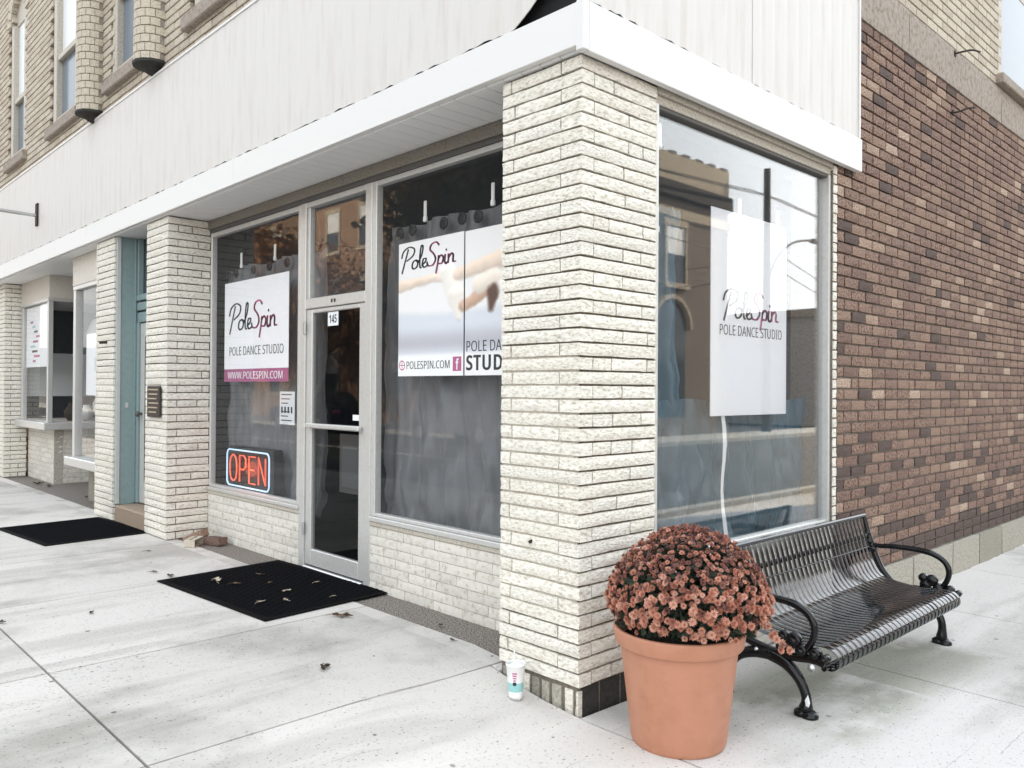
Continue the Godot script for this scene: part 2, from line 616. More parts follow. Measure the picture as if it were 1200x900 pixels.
func slab(x0: float, x1: float, z0: float, z1: float, m: Material, parent: Node, gap := 0.0055, lift := 0.0) -> void:
	var s := begin()
	x0 += gap
	x1 -= gap
	z0 += gap
	z1 -= gap
	var nx := clampi(int((x1 - x0) / 0.22), 1, 9)
	var nz := clampi(int((z1 - z0) / 0.35), 1, 6)
	s.set_smooth_group(1)
	var ox := rng.randf() * 0.0
	var put := func(x: float, z: float, dy: float) -> void:
		s.set_uv(Vector2(x / 6.0 + ox, z / 6.0))
		s.add_vertex(Vector3(x, gy(x, z) + dy + lift, z))
	for i in nx:
		for j in nz:
			var xa := x0 + (x1 - x0) * i / nx
			var xb := x0 + (x1 - x0) * (i + 1) / nx
			var za := z0 + (z1 - z0) * j / nz
			var zb := z0 + (z1 - z0) * (j + 1) / nz
			for q in [[xa, za], [xb, za], [xb, zb], [xa, za], [xb, zb], [xa, zb]]:
				put.call(q[0], q[1], 0.0)
	s.set_smooth_group(-1)
	var edge := func(ax: float, az: float, bx: float, bz: float) -> void:
		var n := maxi(1, int(Vector2(bx - ax, bz - az).length() / 0.3))
		for i in n:
			var x1_ := lerpf(ax, bx, float(i) / n)
			var z1_ := lerpf(az, bz, float(i) / n)
			var x2_ := lerpf(ax, bx, float(i + 1) / n)
			var z2_ := lerpf(az, bz, float(i + 1) / n)
			for q in [[x1_, z1_, 0.0], [x2_, z2_, 0.0], [x2_, z2_, -0.05], [x1_, z1_, 0.0], [x2_, z2_, -0.05], [x1_, z1_, -0.05]]:
				put.call(q[0], q[1], q[2])
	edge.call(x0, z0, x1, z0)
	edge.call(x1, z0, x1, z1)
	edge.call(x1, z1, x0, z1)
	edge.call(x0, z1, x0, z0)
	obj("slab", done(s), m, parent)


func sheet_on_ground(xs: Array, zs: Array, drop: float) -> SurfaceTool:
	var s := begin()
	s.set_smooth_group(1)
	for i in xs.size() - 1:
		for j in zs.size() - 1:
			var f := func(x: float, z: float) -> Vector3: return Vector3(x, gy(x, z) - drop, z)
			quad(s, f.call(xs[i], zs[j]), f.call(xs[i + 1], zs[j]), f.call(xs[i + 1], zs[j + 1]), f.call(xs[i], zs[j + 1]), Vector3.UP)
	return done(s)


func ground() -> void:
	var walk := Node3D.new()
	walk.name = "sidewalk"
	add_child(walk)
	tag(walk, "pale worn concrete sidewalk of large jointed slabs round the corner", "", "", "structure")
	var tints := []
	for k in [1.0, 0.962, 0.985]:
		var cm := M.concrete.duplicate() as StandardMaterial3D
		cm.albedo_color = Color(k, k * 0.997, k * 0.992)
		tints.append(cm)
	var xs := [-60.0, -40.0, -30.0, -22.0, -16.0, -13.1, -11.7, -10.3, -8.9, -7.4, -6.0, -4.65, -3.27, -1.84, -0.575, 1.7, 3.45]
	for i in xs.size() - 1:
		var z0: float = -0.115 if xs[i + 1] < -0.5 else 0.004
		if i > 5:
			slab(xs[i], xs[i + 1], z0, 1.64, tints[i % 3], walk)
			slab(xs[i], xs[i + 1], 1.64, 3.5, tints[(i + 1) % 3], walk)
		else:
			slab(xs[i], xs[i + 1], z0, 3.5, M.concrete, walk)
	slab(-0.575, -0.512, -0.115, 0.004, M.concrete, walk)
	var zs := [-60.0, -45.0, -30.0, -20.0, -14.0, -10.2, -8.5, -6.8, -5.1, -3.42, -1.74, 0.004]
	for i in zs.size() - 1:
		slab(0.006 if zs[i + 1] > 0 else 0.004, 1.7, zs[i], zs[i + 1], M.concrete_r, walk, 0.0045)
		slab(1.7, 3.45, zs[i], zs[i + 1], M.concrete_r, walk, 0.0045)
	var gx := [-60.0]
	for i in 24:
		gx.append(-13.0 + i * 0.5)
	gx.append_array([-0.8, -0.6, -0.4, -0.2, 0.0, 0.4, 1.0, 2.0, 3.45])
	obj("joint_bed", sheet_on_ground(gx, [-0.115, 0.5, 1.64, 3.5], 0.022), M.joint, walk)
	obj("joint_bed", sheet_on_ground([-0.05, 0.0, 0.5, 1.0, 1.7, 2.5, 3.45], [-60.0, -20.0, -10.0, -8.0, -6.0, -5.0, -4.0, -3.0, -2.0, -1.0, -0.5, -0.115], 0.0225), M.joint, walk)
	# the older dark strip of exposed aggregate at the foot of the shop front
	var strip := struct("doorstep_strip", sheet_on_ground([-6.2, -5.4, -4.8, -4.0, -3.2, -2.4, -1.6, -1.0, -0.8, -0.65, -0.5, -0.3], [-0.45, -0.25, -0.118], 0.006), M.aggregate)
	tag(strip, "dark aggregate strip between the sidewalk and the painted wall", "", "", "structure")
	var por := struct("entry_floor", sheet_on_ground([-14.0, -12.0, -10.0, -8.0, -6.5], [-2.2, -0.5, -0.118], 0.004), M.aggregate)
	tag(por, "dark concrete floor of the neighbouring shop's entry", "", "", "structure")
	# kerbs, streets and the ground beyond
	var k := begin()
	span(k, Vector3(-60, -0.12, 3.5), Vector3(3.6, 0.02, 3.65), 0.01)
	span(k, Vector3(3.45, -0.2, -60), Vector3(3.6, -0.06, 3.49), 0.01)
	struct("kerb", done(k), M.kerb)
	struct("main_street", block(Vector3(-250, -0.3, 3.4), Vector3(250, -0.13, 13.0)), M.asphalt)
	struct("side_street", block(Vector3(3.35, -0.32, -250), Vector3(11.0, -0.14, 3.4)), M.asphalt)
	struct("far_sidewalk", block(Vector3(-250, -0.3, 13.0), Vector3(250, 0.0, 16.0), 0.02), M.kerb)
	struct("side_street_sidewalk", block(Vector3(11.0, -0.3, -250), Vector3(12.6, 0.0, 3.0), 0.02), M.kerb)
	struct("ground", block(Vector3(-400, -0.6, -400), Vector3(400, -0.33, 400)), M.aggregate)
	var lines := Node3D.new()
	lines.name = "road_marking"
	add_child(lines)
	lines.set_meta("kind", "structure")
	obj("centre_line", block(Vector3(-200, -0.131, 8.1), Vector3(3.0, -0.125, 8.2)), M.line_paint, lines)
	for i in 5:
		obj("crossing_bar", block(Vector3(3.9 + i * 1.4, -0.139, 0.4), Vector3(4.5 + i * 1.4, -0.134, 2.8)), M.line_paint, lines)


# ------------------------------------------------------------------ the building
func stone_at(parent: Node, l: float, h: float, d: float, at: Vector3, facing: float, called := "stone", m: Material = null, rough := 0.006) -> void:
	var mm: Material = m if m else M["stone%d" % (rng.randi() % 5)]
	obj(called, stone_mesh(l, h, d, rough, 0.006), mm, parent, at, Vector3(0, facing, 0))


# a pillar of thin stone courses: its front on z = zf from x0 to x1, its right face on x = x1 from zf back by depth
func pillar(parent: Node, x0: float, x1: float, zf: float, depth: float, y0: float, y1: float, soft := false) -> void:
	var n := int(round((y1 - y0) / 0.0641))
	var h := (y1 - y0) / n
	var j := 0.0068
	obj("mortar", block(Vector3(x0 + 0.004, y0 - 0.35, zf - depth + 0.003), Vector3(x1 - 0.02, y1, zf - 0.02)), M.mortar, parent)
	for i in n:
		var y := y0 + h * (i + 0.5)
		var hh := h - j
		var rough := 0.003 if soft else 0.0055
		if i % 2 == 0:
			stone_at(parent, x1 - x0, hh, 0.085, Vector3((x0 + x1) / 2, y, zf), 0.0, "stone", null, rough)
			var z := zf - 0.085 - j
			var end := zf - depth
			while z > end + 0.03:
				var l: float = minf(rng.randf_range(0.10, 0.30), z - end)
				if z - l - end < 0.06:
					l = z - end
				stone_at(parent, l - j, hh, 0.05, Vector3(x1, y, z - (l - j) / 2), PI / 2, "stone", null, rough * 1.3)
				z -= l
		else:
			var c := 0.125 if x1 - x0 > 0.4 else 0.1
			stone_at(parent, depth, hh, c, Vector3(x1, y, zf - depth / 2), PI / 2, "stone", null, rough)
			var x := x0
			var e := x1 - c - j
			var first := rng.randf_range(0.055, 0.085)
			stone_at(parent, first, hh, 0.05, Vector3(x + first / 2, y, zf), 0.0, "stone", null, rough * 1.2)
			x += first + j
			stone_at(parent, e - x, hh, 0.05, Vector3((x + e) / 2, y, zf), 0.0, "stone", null, rough * 1.2)
	# the middle joints of the front were filled when the stone was last painted
	obj("filled_joints", block(Vector3(x0 + 0.006, y0 + 0.26, zf - 0.03), Vector3(x1 - 0.02, y0 + 1.5, zf - 0.0085)), M.joint_fill, parent)


# smooth painted bricks in running bond on a wall facing +z (along x) or +x (along z)
func painted_wall(parent: Node, a0: float, a1: float, at: float, y0: float, y1: float, side := false) -> void:
	var n := int(round((y1 - y0) / 0.066))
	var h := (y1 - y0) / n
	var j := 0.004
	if side:
		obj("mortar", block(Vector3(at - 0.12, y0 - 0.3, a0), Vector3(at - 0.006, y1, a1)), M.pale_mortar, parent)
	else:
		obj("mortar", block(Vector3(a0, y0 - 0.2, at - 0.12), Vector3(a1, y1, at - 0.006)), M.pale_mortar, parent)
	for i in n:
		var x := a0 - (0.0 if i % 2 else rng.randf_range(0.1, 0.2))
		while x < a1 - 0.02:
			var l := rng.randf_range(0.27, 0.33)
			var s0 := maxf(x, a0)
			var s1 := minf(x + l - j, a1)
			if s1 - s0 > 0.015:
				var c := (s0 + s1) / 2
				var y := y0 + h * (i + 0.5)
				obj("painted_brick", stone_mesh(s1 - s0, h - j, 0.03, 0.0022, 0.003), M["paint_brick%d" % (rng.randi() % 3)], parent, Vector3(at, y, c) if side else Vector3(c, y, at), Vector3(0, PI / 2 if side else 0.0, 0))
			x += l


func building() -> void:
	var b := thing("corner_building", "two storey corner shop building of brick and cream stone with white fascia", "building")
	# --- corner pillar
	var cp := group_part("corner_pillar", b)
	pillar(cp, -0.52, 0.0, 0.0, 0.565, 0.125, 2.945)
	var x := -0.51
	while x < -0.03:                      # soldier course at the foot
		var l := minf(rng.randf_range(0.062, 0.075), -0.004 - x)
		stone_at(cp, l - 0.018, 0.19, 0.03, Vector3(x + l / 2, 0.012, -0.006 - rng.randf() * 0.008), 0.0, "foot_stone", [M.mossy_stone, M.stone2, M.foundation][rng.randi() % 3], 0.012)
		x += l
	var z := -0.03
	while z > -0.53:
		var l := minf(rng.randf_range(0.12, 0.2), z + 0.565)
		stone_at(cp, l - 0.008, 0.20, 0.05, Vector3(-0.012, 0.018, z - l / 2), PI / 2, "foot_stone", M.dark_stone, 0.006)
		z -= l
	# --- pillar between the shop and the blue-grey door, and the narrow one beyond the door
	var dp := group_part("door_pillar", b)
	pillar(dp, -5.32, -4.80, 0.0, 0.385, 0.115, 2.945)
	var np := group_part("narrow_pillar", b)
	pillar(np, -6.77, -6.20, 0.0, 0.21, 0.115, 2.945, true)
	# --- painted walls below the shop windows
	var w1 := group_part("left_sill_wall", b)
	painted_wall(w1, -4.80, -3.165, WZ + 0.015, 0.10, 0.495)
	var w2 := group_part("right_sill_wall", b)
	painted_wall(w2, -2.205, -0.50, WZ + 0.015, 0.10, 0.53)
	var w3 := group_part("side_sill_wall", b)
	painted_wall(w3, -2.50, -0.565, -0.005, -0.03, 0.565, true)
	side_wall(b)
	# --- fascia and soffit
	var fa := group_part("fascia", b)
	var fx := [-14.0, -10.6, -6.95, -3.4, 0.047]
	for i in 4:
		obj("fascia_board", block(Vector3(fx[i] + 0.0015, 2.962, 0.012), Vector3(fx[i + 1] - (0.0015 if i < 3 else 0.0), 3.155, 0.047), 0.003), M.fascia, fa)
	obj("fascia_board", block(Vector3(0.012, 2.936, -2.80), Vector3(0.05, 3.1575, 0.010), 0.003), M.fascia, fa)
	obj("corner_cap", block(Vector3(0.006, 2.936, 0.011), Vector3(0.0525, 3.16, 0.0505), 0.004), M.fascia, fa)
	obj("fascia_backing", block(Vector3(-14.0, 2.985, -0.36), Vector3(0.011, 3.15, 0.0115)), M.void, fa)
	obj("fascia_backing", block(Vector3(-0.3, 2.99, -2.79), Vector3(0.0115, 3.15, -0.361)), M.dark_trim, fa)
	var so := group_part("soffit", b)
	var sx := -14.0
	while sx < -0.02:
		var e := minf(sx + 0.125, -0.003)
		var zb := -1.9 if sx < -6.9 else -0.40
		obj("soffit_slat", block(Vector3(sx + 0.0025, 2.951, zb), Vector3(e - 0.0025, 2.966, 0.0118), 0.002), M.soffit, so)
		sx += 0.125
	obj("soffit_board", block(Vector3(-0.16, 2.952, -2.56), Vector3(0.0115, 2.97, -0.405)), M.dark_trim, so)
	obj("soffit_backing", block(Vector3(-14.0, 2.968, -1.9), Vector3(-0.004, 2.982, 0.0116)), M.dark_trim, so)
	# --- ribbed metal sheets of the parapet above the fascia
	var pa := group_part("parapet", b)
	var px := [-14.0, -10.6, -7.05, -3.35, 0.03]
	for i in 4:
		ribbed_sheet(pa, px[i], px[i + 1] - 0.0015, 0.03, false)
	for i in 2:
		ribbed_sheet(pa, -2.78 + i * 1.385, -2.78 + (i + 1) * 1.385 - 0.004, 0.03, true)
	obj("cap_strip", block(Vector3(-14.0, 4.222, -0.02), Vector3(0.036, 4.245, 0.038), 0.003), M.fascia, pa)
	obj("cap_strip", block(Vector3(-0.02, 4.2225, -2.785), Vector3(0.0385, 4.2455, -0.021), 0.003), M.fascia, pa)
	obj("end_strip", block(Vector3(-0.01, 3.165, -2.80), Vector3(0.04, 4.244, -2.783), 0.002), M.fascia, pa)
	# --- shells of the upper floor, the roof and the rooms
	upper_front(b)
	obj("party_wall", block(Vector3(-14.3, -0.2, -20.0), Vector3(-14.0, 9.6, -0.12)), M.tan_brick, b)
	obj("rear_wall", block(Vector3(-14.0, -0.2, -20.3), Vector3(-0.02, 9.6, -20.0)), M.tan_brick, b)
	obj("roof", block(Vector3(-14.0, 9.2, -19.99), Vector3(-0.33, 9.4, -0.34)), M.dark_trim, b)
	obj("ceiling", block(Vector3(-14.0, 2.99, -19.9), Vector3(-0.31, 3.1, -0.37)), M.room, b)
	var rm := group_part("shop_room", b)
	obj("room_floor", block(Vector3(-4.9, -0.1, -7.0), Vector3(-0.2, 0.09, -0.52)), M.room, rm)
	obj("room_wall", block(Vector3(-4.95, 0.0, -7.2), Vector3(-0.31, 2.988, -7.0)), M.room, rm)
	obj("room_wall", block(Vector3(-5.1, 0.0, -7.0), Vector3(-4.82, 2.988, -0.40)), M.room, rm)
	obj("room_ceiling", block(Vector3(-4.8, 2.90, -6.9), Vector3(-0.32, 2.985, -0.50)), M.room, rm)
	shop_windows(b)
	door(b)
	grey_door(b)


# a metal sheet with shallow upright ribs and a rusted, uneven lower edge; at the corner its foot has torn away
func ribbed_sheet(parent: Node, a0: float, a1: float, at: float, side: bool) -> void:
	var s := begin()
	var n := int((a1 - a0) / 0.036)
	var last := Vector3.ZERO
	var cols := []
	for i in n + 1:
		var a := a0 + (a1 - a0) * i / n
		var dep := [0.0, 0.0, 0.0, -0.0022][i % 4] as float
		var y0 := 3.160 + absf(sin(a * 23.0) * sin(a * 7.3)) * 0.014 + rng.randf() * 0.005
		if not side and a > -0.42:
			y0 += 0.13 * smoothstep(-0.42, -0.16, a) + rng.randf_range(-0.008, 0.008)
		if side and a > -0.9:
			y0 += 0.012 * rng.randf()
		cols.append([a, at + dep, y0])
	for i in n:
		var p: Array = cols[i]
		var q: Array = cols[i + 1]
		var f := func(c: Array, top: bool, back: float) -> Vector3:
			var y: float = 4.222 if top else c[2]
			return Vector3(c[1] - back, y, c[0]) if side else Vector3(c[0], y, c[1] - back)
		var out := Vector3.RIGHT if side else Vector3.BACK
		quad(s, f.call(p, false, 0.0), f.call(q, false, 0.0), f.call(q, true, 0.0), f.call(p, true, 0.0), out)
		quad(s, f.call(p, false, 0.004), f.call(q, false, 0.004), f.call(q, true, 0.004), f.call(p, true, 0.004), -out)
		quad(s, f.call(p, false, 0.004), f.call(q, false, 0.004), f.call(q, false, 0.0), f.call(p, false, 0.0), Vector3.DOWN)
	obj("metal_sheet", done(s), M.panel, parent)


func side_wall(b: Node) -> void:
	var sw := group_part("side_wall", b)
	# the plain core, behind the bricks and round the shop window
	obj("mortar", block(Vector3(-0.30, -0.4, -20.0), Vector3(-0.024, 4.02, -2.546)), M.brick_mortar, sw)
	obj("upper_core", block(Vector3(-0.30, 4.02, -20.0), Vector3(-0.0115, 9.6, -0.005)), M.brick_mortar, sw)
	obj("upper_core", block(Vector3(-0.30, 2.99, -2.546), Vector3(-0.03, 4.0199, -0.36)), M.dark_trim, sw)
	# the white strip of stone ends beside the window
	for i in 37:
		var y := 0.60 + i * 0.0641
		if y < 2.93:
			stone_at(sw, 0.052, 0.057, 0.06, Vector3(0.002, y, -2.515), PI / 2, "edge_stone", M["stone%d" % (1 + rng.randi() % 3)], 0.004)
	obj("edge_core", block(Vector3(-0.30, 0.5, -2.5455), Vector3(-0.009, 2.9, -2.488)), M.mortar, sw)
	# foundation stones
	var z := -2.55
	while z > -13.0:
		var l := rng.randf_range(0.55, 0.95)
		stone_at(sw, l - 0.02, 0.42, 0.08, Vector3(0.018, -0.03, z - l / 2), PI / 2, "foundation_stone", [M.foundation, M.foundation, M.foundation, M.mossy_stone][rng.randi() % 4], 0.02)
		z -= l
	# bricks, running bond with odd headers
	var h := 0.0753
	var list := []
	for i in 51:
		var y := 0.187 + h * (i + 0.5)
		z = -2.55 + (0.0 if i % 2 else 0.115)
		while z > -14.0:
			var l := 0.2255
			if rng.randf() < 0.03:
				l = 0.115
			var s0 := minf(z, -2.55)
			var s1 := z - l + 0.0155
			if s0 - s1 > 0.03:
				list.append([s0 - s1, Vector3(0.0, y, (s0 + s1) / 2)])
			z -= l
	list.sort_custom(func(p, q): return EYE.distance_squared_to(p[1]) < EYE.distance_squared_to(q[1]))
	var shapes := {}
	var mass := {}
	for k in list.size():
		var l: float = snappedf(list[k][0], 0.005)
		var at: Vector3 = list[k][1]
		var u := rng.randf()
		var tone := rng.randi() % 6
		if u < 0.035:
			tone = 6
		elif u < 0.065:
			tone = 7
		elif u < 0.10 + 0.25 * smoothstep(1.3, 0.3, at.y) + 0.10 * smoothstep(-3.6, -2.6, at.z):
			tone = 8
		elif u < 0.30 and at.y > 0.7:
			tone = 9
		var key := "%.3f_%d" % [l, rng.randi() % 4]
		if not shapes.has(key):
			shapes[key] = stone_mesh(l, h - 0.0125, 0.035, 0.004, 0.005)
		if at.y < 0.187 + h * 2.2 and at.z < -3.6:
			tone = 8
		at.x += rng.randf_range(-0.002, 0.002)
		if k < 300:
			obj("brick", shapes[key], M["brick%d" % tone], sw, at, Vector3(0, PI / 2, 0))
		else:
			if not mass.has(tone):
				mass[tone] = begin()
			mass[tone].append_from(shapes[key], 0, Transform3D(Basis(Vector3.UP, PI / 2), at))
	var whole := ArrayMesh.new()
	for tone in mass:
		mass[tone].set_material(M["brick%d" % tone])
		mass[tone].commit(whole)
	var rest := obj("brickwork", whole, null, sw)
	rest.set_meta("kind", "stuff")
	# the band of render above, then the paler upper brickwork with a window
	z = -2.70
	while z > -14.0:
		var l := rng.randf_range(1.0, 1.5)
		stone_at(sw, l - 0.004, 0.33, 0.05, Vector3(0.012, 4.188, z - l / 2), PI / 2, "band_stone", M.band_stone, 0.006)
		z -= l
	var up := [begin(), begin()]
	for i in 34:
		var y := 4.36 + h * (i + 0.5)
		var zz := -2.2 + (0.0 if i % 2 else 0.115)
		while zz > -14.0:
			var c := zz - 0.113
			if not (c < -5.93 and c > -7.05 and y < 6.4 and y > 4.44):
				add_box(up[rng.randi() % 2], Vector3(-0.012, y, c), Vector3(0.03, h - 0.012, 0.213), 0.003)
			zz -= 0.2255
	var upm := ArrayMesh.new()
	for i in 2:
		up[i].generate_normals()
		up[i].set_material([M.upper_brick, M.upper_brick2][i])
		up[i].commit(upm)
	obj("upper_brickwork", upm, null, sw).set_meta("kind", "stuff")
	var uw := group_part("upper_window", b)
	obj("pane", block(Vector3(-0.02, 4.50, -6.95), Vector3(-0.008, 6.35, -6.05)), M.upper_glass, uw)
	obj("frame", block(Vector3(-0.019, 4.46, -6.049), Vector3(0.0, 6.4, -5.945), 0.004), M.trim, uw)
	obj("frame", block(Vector3(-0.019, 4.46, -7.05), Vector3(0.0, 6.4, -6.951), 0.004), M.trim, uw)
	obj("frame", block(Vector3(-0.0185, 5.42, -6.949), Vector3(-0.003, 5.48, -6.051), 0.004), M.trim, uw)
	obj("sill", block(Vector3(-0.02, 4.365, -7.15), Vector3(0.07, 4.458, -5.86), 0.008), M.band_stone, uw)


func upper_front(b: Node) -> void:
	var uf := group_part("upper_front_wall", b)
	obj("upper_core", block(Vector3(-14.0, 2.99, -0.35), Vector3(-0.301, 9.6, -0.1)), M.brick_mortar, uf)
	obj("dark_gap", block(Vector3(-1.0, 3.151, -0.099), Vector3(-0.006, 3.6, -0.03)), M.void, uf)
	# openings: [x0, x1, y0, y1, arched]
	var open := [[-10.62, -9.85, 4.56, 6.45], [-8.5, -7.55, 4.56, 7.6], [-6.35, -5.62, 4.56, 7.6], [-4.3, -3.3, 4.56, 7.6]]
	var h := 0.0753
	var st := [begin(), begin()]
	for i in 56:
		var y := 4.17 + h * (i + 0.5)
		var x := -13.0 - (0.0 if i % 2 else 0.112)
		while x < -0.35:
			var c := x + 0.106
			var skip := false
			for o in open:
				var top: float = o[3]
				if o == open[0]:
					top += sqrt(maxf(0.0, 0.385 * 0.385 - pow(c - (o[0] + o[1]) / 2, 2)))
				if c > o[0] - 0.05 and c < o[1] + 0.05 and y > o[2] - 0.1 and y < top:
					skip = true
			if not skip:
				add_box(st[rng.randi() % 2], Vector3(c, y, -0.06 + rng.randf_range(-0.002, 0.002)), Vector3(0.211, h - 0.012, 0.1), 0.004)
			x += 0.2235
	var am := ArrayMesh.new()
	for i in 2:
		st[i].generate_normals()
		st[i].set_material([M.upper_brick, M.upper_brick2][i])
		st[i].commit(am)
	obj("brickwork", am, null, uf).set_meta("kind", "stuff")
	for o in open:
		var w := group_part("upper_window", b)
		var x0: float = o[0]
		var x1: float = o[1]
		var y1: float = minf(o[3], 7.6)
		obj("pane", block(Vector3(x0 + 0.1, o[2] + 0.1, -0.095), Vector3(x1 - 0.1, 5.35, -0.085)), M.upper_glass, w)
		obj("blind", block(Vector3(x0 + 0.1, 5.42, -0.0955), Vector3(x1 - 0.1, y1, -0.085)), M.blind, w)
		obj("frame", block(Vector3(x0 - 0.02, o[2], -0.099), Vector3(x0 + 0.1, y1, -0.02), 0.006), M.trim, w)
		obj("frame", block(Vector3(x1 - 0.1, o[2], -0.099), Vector3(x1 + 0.02, y1, -0.02), 0.006), M.trim, w)
		obj("frame", block(Vector3(x0 + 0.101, o[2], -0.0985), Vector3(x1 - 0.101, o[2] + 0.1, -0.03), 0.006), M.trim, w)
		obj("frame", block(Vector3(x0 + 0.101, 5.35, -0.0985), Vector3(x1 - 0.101, 5.42, -0.035), 0.006), M.trim, w)
		obj("sill", block(Vector3(x0 - 0.15, 4.43, -0.1), Vector3(x1 + 0.15, 4.555, 0.05), 0.01), M.band_stone, w)
	# the brick arch over the far window
	var arch := group_part("window_arch", b)
	for i in 13:
		var a := PI * (i + 0.5) / 13.0
		obj("arch_brick", boxmesh(Vector3(0.2, 0.088, 0.09), 0.004), M.upper_brick2, arch, Vector3(-10.235 + cos(a) * 0.49, 6.45 + sin(a) * 0.49, -0.04), Vector3(0, 0, a))
	obj("arch_panel", block(Vector3(-10.6, 6.45, -0.099), Vector3(-9.87, 6.84, -0.07)), M.trim, arch)
	# two engaged round brick shafts that end in broken corbels
	for t in [[-6.80, 4.30], [-5.10, 4.33]]:
		var sh := group_part("round_brick_shaft", b)
		var m := begin()
		var y: float = t[1]
		var i := 0
		while y < 7.4:
			for k in 7:
				var a0 := PI * (k - (0.5 if i % 2 else 0.0)) / 6.0 + 0.02
				var a1 := PI * (k + 1 - (0.5 if i % 2 else 0.0)) / 6.0 - 0.02
				if a0 < -0.3 or a1 > PI + 0.5:
					continue
				var rr := 0.165 + rng.randf_range(-0.002, 0.002)
				var P := func(a: float, r: float, yy: float) -> Vector3: return Vector3(t[0] + cos(a) * r, yy, 0.03 + sin(a) * r)
				var am_ := (a0 + a1) / 2
				for q in [[a0, am_], [am_, a1]]:
					quad(m, P.call(q[0], rr, y + 0.004), P.call(q[1], rr, y + 0.004), P.call(q[1], rr, y + 0.07), P.call(q[0], rr, y + 0.07), Vector3(cos(am_), 0, sin(am_)))
					quad(m, P.call(q[0], rr, y + 0.07), P.call(q[1], rr, y + 0.07), P.call(q[1], rr - 0.02, y + 0.07), P.call(q[0], rr - 0.02, y + 0.07), Vector3.UP)
					quad(m, P.call(q[0], rr, y + 0.004), P.call(q[1], rr, y + 0.004), P.call(q[1], rr - 0.02, y + 0.004), P.call(q[0], rr - 0.02, y + 0.004), Vector3.DOWN)
				for e in [a0, a1]:
					quad(m, P.call(e, rr, y + 0.004), P.call(e, rr, y + 0.07), P.call(e, rr - 0.02, y + 0.07), P.call(e, rr - 0.02, y + 0.004), Vector3(-sin(e), 0, cos(e)) * signf(e - am_))
			y += 0.0753
			i += 1
		obj("brickwork", done(m), M.upper_brick2, sh).set_meta("kind", "stuff")
		var core := begin()
		add_lathe(core, [Vector2(0.155, t[1]), Vector2(0.155, 7.4)], 16, Vector3(t[0], 0, 0.03))
		obj("core", done(core), M.brick_mortar, sh)
		var cb := begin()
		add_lathe(cb, [Vector2(0.02, t[1] - 0.09), Vector2(0.06, t[1] - 0.07), Vector2(0.10, t[1] - 0.03), Vector2(0.175, t[1] - 0.015), Vector2(0.175, t[1] + 0.01)], 14, Vector3(t[0], 0, 0.03), false)
		obj("corbel", done(cb), M.dark_stone, sh)


# a sheet of glass facing +z, or +x when side
func pane(parent: Node, lo: Vector3, hi: Vector3, m: Material, side := false, called := "pane") -> void:
	var s := begin()
	var c := (lo + hi) / 2.0
	if side:
		quad(s, Vector3(c.x, lo.y, lo.z), Vector3(c.x, lo.y, hi.z), Vector3(c.x, hi.y, hi.z), Vector3(c.x, hi.y, lo.z), Vector3.RIGHT)
	else:
		quad(s, Vector3(lo.x, lo.y, c.z), Vector3(hi.x, lo.y, c.z), Vector3(hi.x, hi.y, c.z), Vector3(lo.x, hi.y, c.z), Vector3.BACK)
	obj(called, done(s), m, parent)


# a pane of plate glass: both its surfaces reflect
func glazing(parent: Node, lo: Vector3, hi: Vector3, m: Material, side := false, called := "pane", sheets := 2) -> void:
	for k in sheets:
		var off := (Vector3.LEFT if side else Vector3.FORWARD) * 0.005 * k
		pane(parent, lo + off, hi + off, m, side, called)


func bar(parent: Node, lo: Vector3, hi: Vector3, m: Material = null, called := "frame", bev := 0.004) -> void:
	obj(called, block(lo, hi, bev), m if m else M.alu, parent)


